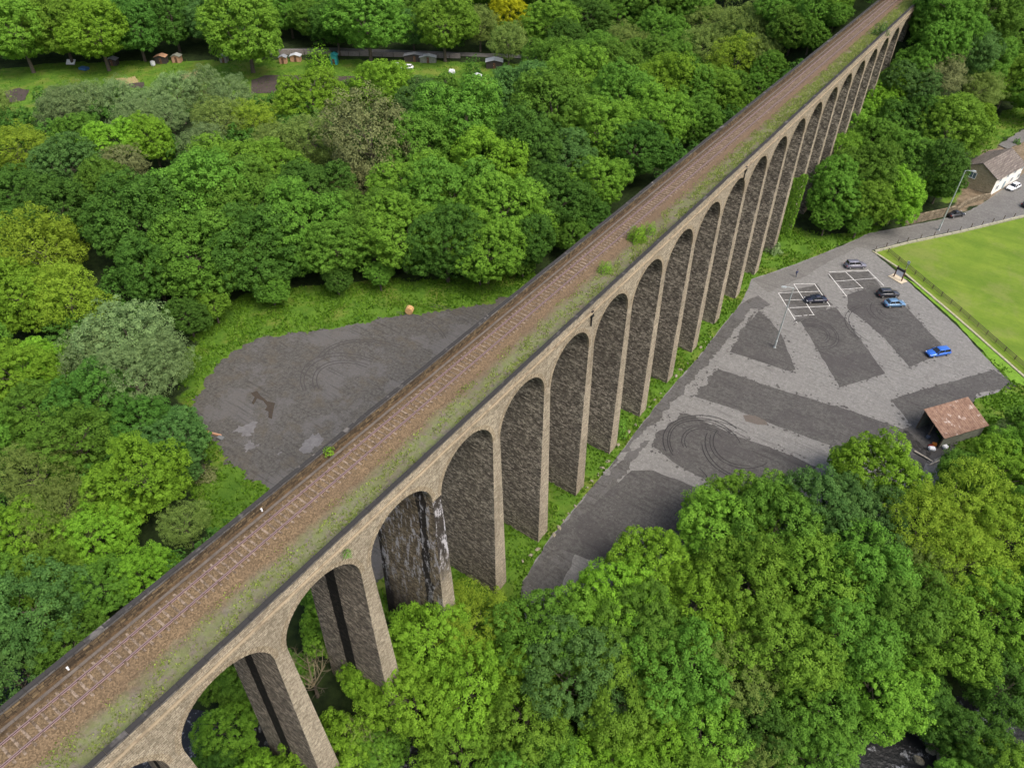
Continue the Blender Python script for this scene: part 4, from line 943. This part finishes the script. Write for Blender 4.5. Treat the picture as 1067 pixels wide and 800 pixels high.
bm = bmesh.new(); box(bm, -.3, .3, -.06, -.03, 1.9, 2.6); from_bm('sign_plate', bm, plain('grey_plate', (.35, .42, .42), .5), t)
# fences
def fence(name, pxs, H, gap, label, rails, mat, offs=0):
    P = [at(*q) for q in pxs]; t = empty(name, P[0], 0, label, 'fence'); o = P[0].copy()
    bmr = bmesh.new()
    for a, b in zip(P, P[1:]):
        L = (b-a).length; n = max(1, round(L/gap))
        for k in range(n):
            q = a.lerp(b, k/n)-o
            bm = bmesh.new(); hh = H+random.uniform(-.05, .05); bar(bm, q+Vector((0, 0, -.2)), q+Vector((random.uniform(-.04, .04), random.uniform(-.04, .04), hh)), .13, .13); from_bm('post', bm, mat, t)
        for rz in rails: bar(bmr, a-o+Vector((0, 0, rz)), b-o+Vector((0, 0, rz)), .05, .11)
    if rails: from_bm('rail', bmr, mat, t)
    else: bmr.free()
fw = plain('weathered_fence_timber', (.075, .06, .042), .9, var=.35)
fence('field_fence', [(925, 263), (936, 272), (1000, 325), (1067, 384), (1110, 424)], 1.15, 2.6, 'brown timber post-and-rail fence along the near side of the playing field', (.35, .65, .98), fw)
fence('roadside_fence', [(912, 261), (945, 252), (1000, 240.5), (1067, 224), (1110, 214)], 1.2, 3.4, 'row of short wooden posts behind the pale kerb along the road', (), fw)
def kerb_line(name, pxs, w, h, label, cat, mat, jitter=.02, seg=1.6):
    P = [at(*q) for q in pxs]; bm = bmesh.new()
    for a, b in zip(P, P[1:]):
        L = (b-a).length; n = max(1, int(L/seg)); d = (b-a)/n
        for k in range(n):
            p0 = a+d*k+d*.03; p1 = a+d*(k+1)-d*.03; dz = Vector((0, 0, h/2+random.uniform(-jitter, jitter)))
            bar(bm, p0+dz, p1+dz, w+random.uniform(-jitter, jitter), h)
    return tag(from_bm(name, bm, mat), label, cat)
kerb_line('concrete_edging', [(909, 262), (935, 279), (960, 300), (1000, 334), (1067, 393), (1100, 425)], .5, .22, 'cream concrete edging between the field fence and the grass strip', 'kerb', plain('cream_concrete', (.26, .245, .17), .9, var=.25))
kerb_line('roadside_kerb', [(911, 263), (945, 254), (1000, 242.5), (1067, 226), (1110, 216)], .45, .5, 'pale weathered low wall along the road edge of the playing field', 'low wall', plain('pale_wall_concrete', (.26, .25, .19), .9, var=.3), seg=2.2)
kerb_line('roadside_wall', [(941, 235), (965, 229.5), (993, 223.5)], .5, 2.2, 'brown stone retaining wall behind the black car at the roadside', 'wall', M['wallstone'])
kerb_line('house_wall', [(993, 223.5), (1005, 214), (1022, 208), (1030, 207)], .5, 1.3, 'tumbled stone garden wall below the house gable', 'wall', M['wallstone'], .06)
# pale kerb stones along the lane between the piers
rnd = random.Random(3)
stones = []
for (u0, v0), (u1, v1) in (((545, 585), (568, 566)), ((577, 557), (604, 520)), ((612, 508), (638, 474)), ((644, 464), (668, 436)), ((676, 424), (694, 403)), ((704, 392), (722, 372)), ((730, 362), (746, 346))):
    n = max(3, int(math.hypot(u1-u0, v1-v0)/8))
    for k in range(n): stones.append((u0+(u1-u0)*k/n+rnd.uniform(-1, 1), v0+(v1-v0)*k/n))
def stone_mesh():
    bm = bmesh.new(); bmesh.ops.create_icosphere(bm, subdivisions=2, radius=.5)
    for v in bm.verts: v.co *= 1+.35*noise.noise(v.co*2.2+Vector((7, 0, 0))); v.co.z *= .6
    me = bpy.data.meshes.new('rough_stone'); bm.to_mesh(me); bm.free(); me.materials.append(plain('pale_rough_stone', (.2, .18, .13), .9, var=.45, bump=.03)); return me
rs = stone_mesh()
for i, (u, v) in enumerate(stones):
    p = at(u, v); o = link('rough_stone', rs); o.location = (p.x, p.y, hgt(p.x, p.y)+.1); o.rotation_euler = (0, 0, rnd.uniform(0, 6)); s = rnd.uniform(.3, .7); o.scale = (s*1.4, s*.8, s*.8)
    tag(o, 'rough pale stone in the broken row edging the lane between viaduct piers', 'stone', 'rough stones edging the lane by the piers')
# rusty shed
def shed_at(A, ridge_dir, L, W_, ez, rz_, name, label, wallm, roofm, open_front=False, door=None, cat='shed'):
    ang = math.atan2(ridge_dir[1], ridge_dir[0]); t = empty(name, A, ang, label, cat)
    # local: x along ridge 0..L, y across -W/2..W/2
    bm = bmesh.new(); w = W_/2
    for s in (-1, 1): box(bm, .1, L-.1, s*w-(.08 if s > 0 else 0), s*w+(.08 if s < 0 else 0), 0, ez)
    box(bm, L-.18, L-.1, -w+.085, w-.085, 0, ez)
    def gable(x):
        a = [bm.verts.new(c) for c in ((x, -w+.05, ez), (x, w-.05, ez), (x, 0, rz_-.05))]; b = [bm.verts.new(c) for c in ((x+.08, -w+.05, ez), (x+.08, w-.05, ez), (x+.08, 0, rz_-.05))]
        bm.faces.new(a); bm.faces.new(b)
        for k in range(3): bm.faces.new((a[k], a[(k+1) % 3], b[(k+1) % 3], b[k]))
    gable(L-.18); gable(.1)
    if not open_front: box(bm, .1, .18, -w+.085, w-.085, 0, ez)
    from_bm('wall', bm, wallm, t)
    bm = bmesh.new()
    for s in (-1, 1):
        a = Vector((-.25, s*(w+.25), ez-.12)); b = Vector((L+.25, s*(w+.25), ez-.12)); c = Vector((L+.25, 0, rz_)); d = Vector((-.25, 0, rz_)); nz = Vector((0, 0, .07))
        q = [bm.verts.new(v) for v in (a, b, c, d, a+nz, b+nz, c+nz, d+nz)]
        for f in ((0, 1, 2, 3), (4, 5, 6, 7), (0, 1, 5, 4), (1, 2, 6, 5), (3, 0, 4, 7)): bm.faces.new([q[j] for j in f])
        if roofm.name.startswith('rusty'):
            for k in range(int((L+.5)/.42)):
                x = -.2+k*.42; bar(bm, (x, s*(w+.24), ez-.03), (x, s*.03, rz_+.085), .05, .03)
    from_bm('roof', bm, roofm, t)
    if door:
        bm = bmesh.new(); box(bm, .04, .098, -door/2, door/2, 0, min(1.9, ez-.05)); d = from_bm('door', bm, wood, t)
        bm = bmesh.new(); box(bm, .0, .04, door/2-.2, door/2-.1, .9, 1.05); from_bm('handle', bm, steel, d)
    return t
rm_ = NT('rusty_corrugated_iron'); PP = rm_.pos()
rust = rm_.done(rm_.mix(rm_.ramp(rm_.noise(PP, .9, 6, .7), .58, .68), rm_.mix(rm_.ramp(rm_.noise(PP, 1.7, 6, .75), .35, .65), (.12, .068, .048), (.24, .155, .11)), (.42, .36, .32)), .85, rm_.bump(rm_.noise(PP, 5), .02), metal=.1)
boardw = plain('grey_green_boards', (.14, .15, .12), .9, var=.3, scale=1)
r0 = at(964, 425, None, 3.9); r1 = at(1008, 412, None, 3.9); rd = (r1-r0); A = Vector((r0.x, r0.y, gp(r0.x, r0.y)+.05)); Ls = rd.length
sang = math.atan2(rd.y, rd.x); A = at(955, 446); A.z = gp(A.x, A.y)+.05
t = empty('rusty_shed', A, sang, 'open-fronted lean-to shed with rusty corrugated iron roof at the car park edge', 'shed')
SL, SW, SH, SE = 8.8, 4.9, 4.2, 2.7
bm = bmesh.new()
for y, h in ((0, SH), (-SW, SE)): box(bm, 0, SL, y-.04, y+.04, 0, h-.06)
q = [bm.verts.new(c) for c in ((SL, -SW+.041, 0), (SL, -.041, 0), (SL, -.041, SH-.08), (SL, -SW+.041, SE-.05))]; bm.faces.new(q)
from_bm('wall', bm, boardw, t)
bm = bmesh.new()
q = [(-.3, .25, SH+.08), (SL+.3, .25, SH+.08), (SL+.3, -SW-.35, SE-.1), (-.3, -SW-.35, SE-.1)]
q = [bm.verts.new((a, b, c+e)) for e in (-.07, 0) for a, b, c in q]
for f in ((0, 1, 2, 3), (4, 5, 6, 7), (0, 1, 5, 4), (1, 2, 6, 5), (2, 3, 7, 6), (3, 0, 4, 7)): bm.faces.new([q[j_] for j_ in f])
for k_ in range(22): x = -.2+k_*.42; bar(bm, (x, .24, SH+.09), (x, -SW-.34, SE-.09), .05, .03)
from_bm('roof', bm, rust, t)
for y, h in ((0, SH), (-SW*.5, (SH+SE)/2), (-SW, SE)):
    bm = bmesh.new(); box(bm, -.12, .02, y-.09, y+.09, 0, h-.05); from_bm('post', bm, fw, t)
bm = bmesh.new(); bar(bm, (-.05, 0, SH-.15), (-.05, -SW, SE-.18), .12, .22); from_bm('front_beam', bm, boardw, t)
sa = math.atan2(rd.y, rd.x)
def on_ground(u, v): p = at(u, v); p.z = gp(p.x, p.y)+.08; return p
def junk(name, u, v, dims, matr, label, rz=0, tilt=0, dz=0):
    p = on_ground(u, v); bm = bmesh.new(); x, y, z = dims
    bmesh.ops.create_cube(bm, size=1); bmesh.ops.scale(bm, vec=dims, verts=bm.verts); bmesh.ops.bevel(bm, geom=bm.edges[:], offset=min(dims)*.18, segments=2, affect='EDGES')
    for v_ in bm.verts: v_.co += Vector((noise.noise(v_.co*3+Vector((u, 0, 0))), noise.noise(v_.co*3+Vector((0, u, 0))), noise.noise(v_.co*3+Vector((0, 0, u)))))*min(dims)*.12
    o = from_bm(name, bm, matr); o.location = p+Vector((0, 0, z/2+dz)); o.rotation_euler = (tilt, 0, rz); return tag(o, label, name.replace('_', ' '))
whitep = plain('white_plastic', (.62, .64, .66), .5); orangep = plain('orange_plastic', (.5, .17, .03), .5); redp = plain('dark_red_plastic', (.16, .02, .015), .6)
junk('rubbish_bag', 970, 469, (1.0, .8, .6), whitep, 'white rubbish bag dumped in front of the rusty shed, the left one', .4)
junk('rubbish_bag', 984, 467, (.9, .7, .55), whitep, 'white rubbish bag dumped nearest the bushes below the rusty shed', 1.0)
junk('crate', 973, 464, (.7, .5, .5), orangep, 'small orange crate among rubbish in front of the rusty shed', .3)
junk('crate', 969, 465.5, (.8, .5, .35), redp, 'dark red crate beside the orange crate near the shed', .8)
junk('plastic_drum', 966, 457, (.6, .6, .7), plain('blue_grey_plastic', (.07, .09, .13), .6), 'dark blue drum standing in front of the rusty shed opening', .1)
def pole(ua, ub, label, r=.14, z=.3):
    a = at(*ua); b = at(*ub); bm = bmesh.new(); tube(bm, [a+Vector((0, 0, z)), a.lerp(b, .5)+Vector((0, 0, z+.03)), b+Vector((0, 0, z))], [r, r*.95, r*.85], 9)
    return tag(from_bm('log', bm, plain('stripped_log', (.36, .32, .26), .85, var=.25)), label, 'log')
pole((952, 471), (971, 482), 'long pale log lying at the edge of the car park below the shed')
pole((967, 486), (988, 477), 'thinner pale log lying across the grass beneath the long log', .1, .4)
# house
H0 = at(1031, 204); dx = Vector((.3, .954, 0)).normalized(); wx = Vector((-dx.y, dx.x, 0))
house = empty('stone_house', (H0.x, H0.y, gp(H0.x, H0.y)+.02), math.atan2(dx.y, dx.x), 'stone house with brown slate roof and whitewashed front beside the road', 'house')
roofsl = masonry('stone_slates', ((.085, .072, .066), (.14, .12, .108), (.2, .175, .155)), (.05, .045, .04), .5, .25, .03, soot=(.13, .115, .10))
HL, HW, HE, HR = 14.5, 9.2, 4.4, 6.8
def quadwall(bm, pts): bm.faces.new([bm.verts.new(p) for p in pts])
bm = bmesh.new()
quadwall(bm, [(0, 0, 0), (0, HW, 0), (0, HW, HE), (0, HW/2, HR), (0, 0, HE)]); quadwall(bm, [(HL, 0, 0), (HL, HW, 0), (HL, HW, HE), (HL, HW/2, HR), (HL, 0, HE)])
quadwall(bm, [(0, HW, 0), (HL, HW, 0), (HL, HW, HE), (0, HW, HE)]); from_bm('wall', bm, M['house_stone'], house)
bm = bmesh.new(); quadwall(bm, [(0, 0, 0), (HL, 0, 0), (HL, 0, HE), (0, 0, HE)]); o = from_bm('front_wall', bm, plain('whitewashed_wall', (.62, .6, .55), .9, var=.12), house); o['label'] = 'whitewashed front wall facing the road'
bm = bmesh.new()
for s in (0, 1):
    ya, yb = (-.35, HW/2) if s == 0 else (HW+.35, HW/2)
    q = [bm.verts.new(v) for v in ((-.3, ya, HE-.22), (HL+.3, ya, HE-.22), (HL+.3, yb, HR+.02), (-.3, yb, HR+.02), (-.3, ya, HE-.05), (HL+.3, ya, HE-.05), (HL+.3, yb, HR+.2), (-.3, yb, HR+.2))]
    for f in ((0, 1, 2, 3), (4, 5, 6, 7), (0, 1, 5, 4), (1, 2, 6, 5), (3, 0, 4, 7)): bm.faces.new([q[j] for j in f])
roof = from_bm('roof', bm, roofsl, house)
def window(M4, w, h, par):
    bm = bmesh.new()
    for (x0, x1, z0, z1) in ((-w/2-.1, w/2+.1, -.12, 0), (-w/2-.1, w/2+.1, h, h+.1), (-w/2-.1, -w/2, 0, h), (w/2, w/2+.1, 0, h), (-.04, .04, 0, h)): box(bm, x0, x1, -.08, .06, z0, z1, M4)
    f = from_bm('window', bm, plain('white_frame', (.7, .7, .68), .6), par)
    bm = bmesh.new(); box(bm, -w/2, w/2, -.03, .04, 0, h, M4); from_bm('pane', bm, plain('window_glass', (.10, .14, .16), .1, spec=.6), f)
window(Matrix.Translation((0, HW*.62, 2.6)) @ Matrix.Rotation(R_(-90), 4, 'Z'), 1.5, 1.4, house)
for x in (2.4, 6.2, 10.0, 13.8): window(Matrix.Translation((x, 0, 3.1)), 1.1, 1.2, house)
for x in (2.4, 10.0, 13.8): window(Matrix.Translation((x, 0, .9)), 1.2, 1.2, house)
bm = bmesh.new(); box(bm, 5.7, 6.7, -.08, .05, 0, 2.1); d = from_bm('door', bm, plain('grey_blue_door', (.2, .27, .3), .6), house)
bm = bmesh.new(); box(bm, 5.8, 5.88, -.13, -.08, 1.0, 1.12); from_bm('handle', bm, steel, d)
sheet('back_track', poly((1040, 152), (1060, 139), (1120, 114), (1120, 126), (1066, 149), (1050, 156)), .14, M['road'], .3, seed=91, zf=lambda x, y: hgt(x, y)+.1)
# round bale
p = at(427, 326); p.z = gp(p.x, p.y)+.75
bm = bmesh.new(); bmesh.ops.create_cone(bm, cap_ends=True, segments=28, radius1=.8, radius2=.8, depth=1.3)
bmesh.ops.bevel(bm, geom=[e for e in bm.edges if abs(e.verts[0].co.z-e.verts[1].co.z) < .01], offset=.08, segments=2, affect='EDGES')
o = from_bm('round_bale', bm, plain('orange_tan_straw', (.42, .26, .11), .95, var=.3, scale=4, bump=.05)); o.location = p; o.rotation_euler = (R_(90), 0, R_(25)); tag(o, 'orange-tan round bale lying alone on the grass above the gravel lot', 'bale')
junk('fallen_log', 224, 453, (2.6, .35, .35), plain('rotten_orange_wood', (.36, .2, .12), .9), 'orange-brown broken log at the left edge of the gravel lot', .3)
junk('rubble_heap', 230, 457, (1.2, .8, .3), plain('grey_rubble', (.12, .125, .125), .9), 'pale grey rubble beside the broken log at the lot edge', .1)
# small white box on the deck
for u, v, lab in ((70.5, 696, 'small white marker post top on the left of the track nearest the camera'), (272.6, 531, 'small white marker on the left of the track before the gravel lot')):
    p = at(u, v, 35.1); bm = bmesh.new(); box(bm, -.06, .06, -.06, .06, -.2, .1); box(bm, -.08, .08, -.08, .08, .1, .14); o = from_bm('marker_post', bm, whitep); o.location = p; tag(o, lab, 'marker post')

# ------------------------------------------------------------------ allotments
def hut(u, v, w, d, h, wallm, roofm, label, rz=0, name='allotment_shed'):
    p = at(u, v); p.z = hgt(p.x, p.y); dirv = Vector((math.cos(YAW*-1+rz)*1, math.sin(-YAW+rz), 0))
    w *= .8; d *= .85; h *= .9
    return shed_at(p, (math.cos(R_(125)+rz), math.sin(R_(125)+rz)), d, w, h, h+.5, name, label, wallm, roofm, False, .8)
tealp = plain('teal_paint', (.02, .22, .22), .6); tanw = plain('tan_boards', (.34, .2, .12), .85, var=.2); greyr = plain('grey_roof_felt', (.2, .21, .23), .7); darkw = plain('dark_boards', (.035, .03, .026), .9, var=.3); paler = plain('pale_tin_roof', (.42, .44, .46), .5)
hut(348, 68, 3.0, 3.0, 3.4, tealp, tealp, 'teal painted shed beside the light green bush on the allotments')
hut(295, 67, 3.0, 2.6, 2.4, tanw, greyr, 'tan wooden shed left of the teal shed')
hut(308, 65, 4.4, 2.8, 2.2, tanw, paler, 'tan shed with pale grey tin roof next to the teal shed')
hut(117, 69, 4, 3, 2.2, darkw, greyr, 'dark shed under the trees at the left end of the allotments')
hut(168, 67, 4.6, 3, 2.6, darkw, tanw, 'black shed with tan roof on the left of the allotments')
hut(184, 66, 3.6, 3, 2.4, tanw, boardw, 'weathered grey shed right of the black shed')
hut(233, 66, 3.0, 3, 2.4, boardw, greyr, 'small grey shed between trees on the allotments')
hut(432, 65, 9.0, 3, 2.4, darkw, greyr, 'long low dark hut behind the white allotment car')
hut(446, 66, 7.0, 2.6, 2.2, boardw, paler, 'pale-roofed hut beside the long dark hut')
hut(515, 72, 7.0, 4, 2.6, darkw, paler, 'dark lean-to with pale sheet roof at the right end of the allotments')
hut(497, 86, 3.4, 2.6, 2.0, boardw, paler, 'little grey greenhouse shed beside the dark evergreen bush')
junk('water_tank', 471, 77, (2.0, 1.4, 1.3), whitep, 'white water tank on the allotment grass right of the white car', .6)
junk('water_butt', 160, 69, (1.3, 1.3, 1.6), whitep, 'white water butt beside the black allotment shed', .2)
junk('white_sheet', 75, 68, (3.0, 2.0, .3), whitep, 'white plastic sheet leaning at the left end of the allotments', .6, R_(35), .8)
junk('blue_tarpaulin', 88, 73, (3.0, 2.0, .8), plain('blue_tarp', (.03, .09, .2), .6), 'blue tarpaulin heap on the allotments near the white sheet', .3)
junk('water_tank', 413, 68, (1.6, 1.0, .7), whitep, 'small white tank left of the white allotment car', .6)
for i, (u0, u1, v0, v1) in enumerate([(276, 345, 57, 57), (352, 480, 58, 61)]):
    kerb_line('allotment_wall', [(u0, v0), (u1, v1)], .5, 1.6, ['pale boundary wall behind the allotments left of the teal shed', 'pale boundary wall behind the allotments right of the teal shed'][i], 'wall', plain('pale_wall', (.2, .18, .165), .9, var=.3), seg=4)
# river rocks
for i, (u, v) in enumerate([(958, 792), (972, 780), (984, 790)]):
    p = at(u, v, -3.0); o = link('river_rock', rs); o.location = (p.x, p.y, -3.0); o.rotation_euler = (.2, .1, i); s = 1.3+.5*(i % 3); o.scale = (s, s*.8, s*.7)
    tag(o, 'rough boulder lying in the river at the bottom right of the wood', 'rock', 'boulders in the river')

# ------------------------------------------------------------------ light
w = bpy.data.worlds.new('World'); scene.world = w; w.use_nodes = True; nt = w.node_tree
SUN_EL, SUN_AZ = R_(56), R_(100)      # azimuth clockwise from +Y
sky = nt.nodes.new('ShaderNodeTexSky'); sky.sky_type = 'NISHITA'; sky.sun_disc = False; sky.sun_elevation = SUN_EL; sky.sun_rotation = SUN_AZ
sky.air_density = 1.0; sky.dust_density = 6.0; sky.ozone_density = .6; sky.altitude = 100
bg = nt.nodes['Background']; bg.inputs[1].default_value = .15; nt.links.new(sky.outputs[0], bg.inputs[0])
sd = bpy.data.lights.new('sun', 'SUN'); so = bpy.data.objects.new('sun', sd); COL.objects.link(so)
sd.energy = 1.4; sd.angle = R_(34); sd.color = (1, .96, .9)
so.rotation_euler = Vector((-math.sin(SUN_AZ)*math.cos(SUN_EL), -math.cos(SUN_AZ)*math.cos(SUN_EL), -math.sin(SUN_EL))).to_track_quat('-Z', 'Y').to_euler()
so.location = (60, 20, 120)
scene.view_settings.view_transform = 'Standard'; scene.view_settings.look = 'None'; scene.view_settings.exposure = 0.9; scene.view_settings.gamma = 1
scene.cycles.max_bounces = 5; scene.cycles.diffuse_bounces = 3; scene.cycles.transmission_bounces = 2; scene.cycles.transparent_max_bounces = 4
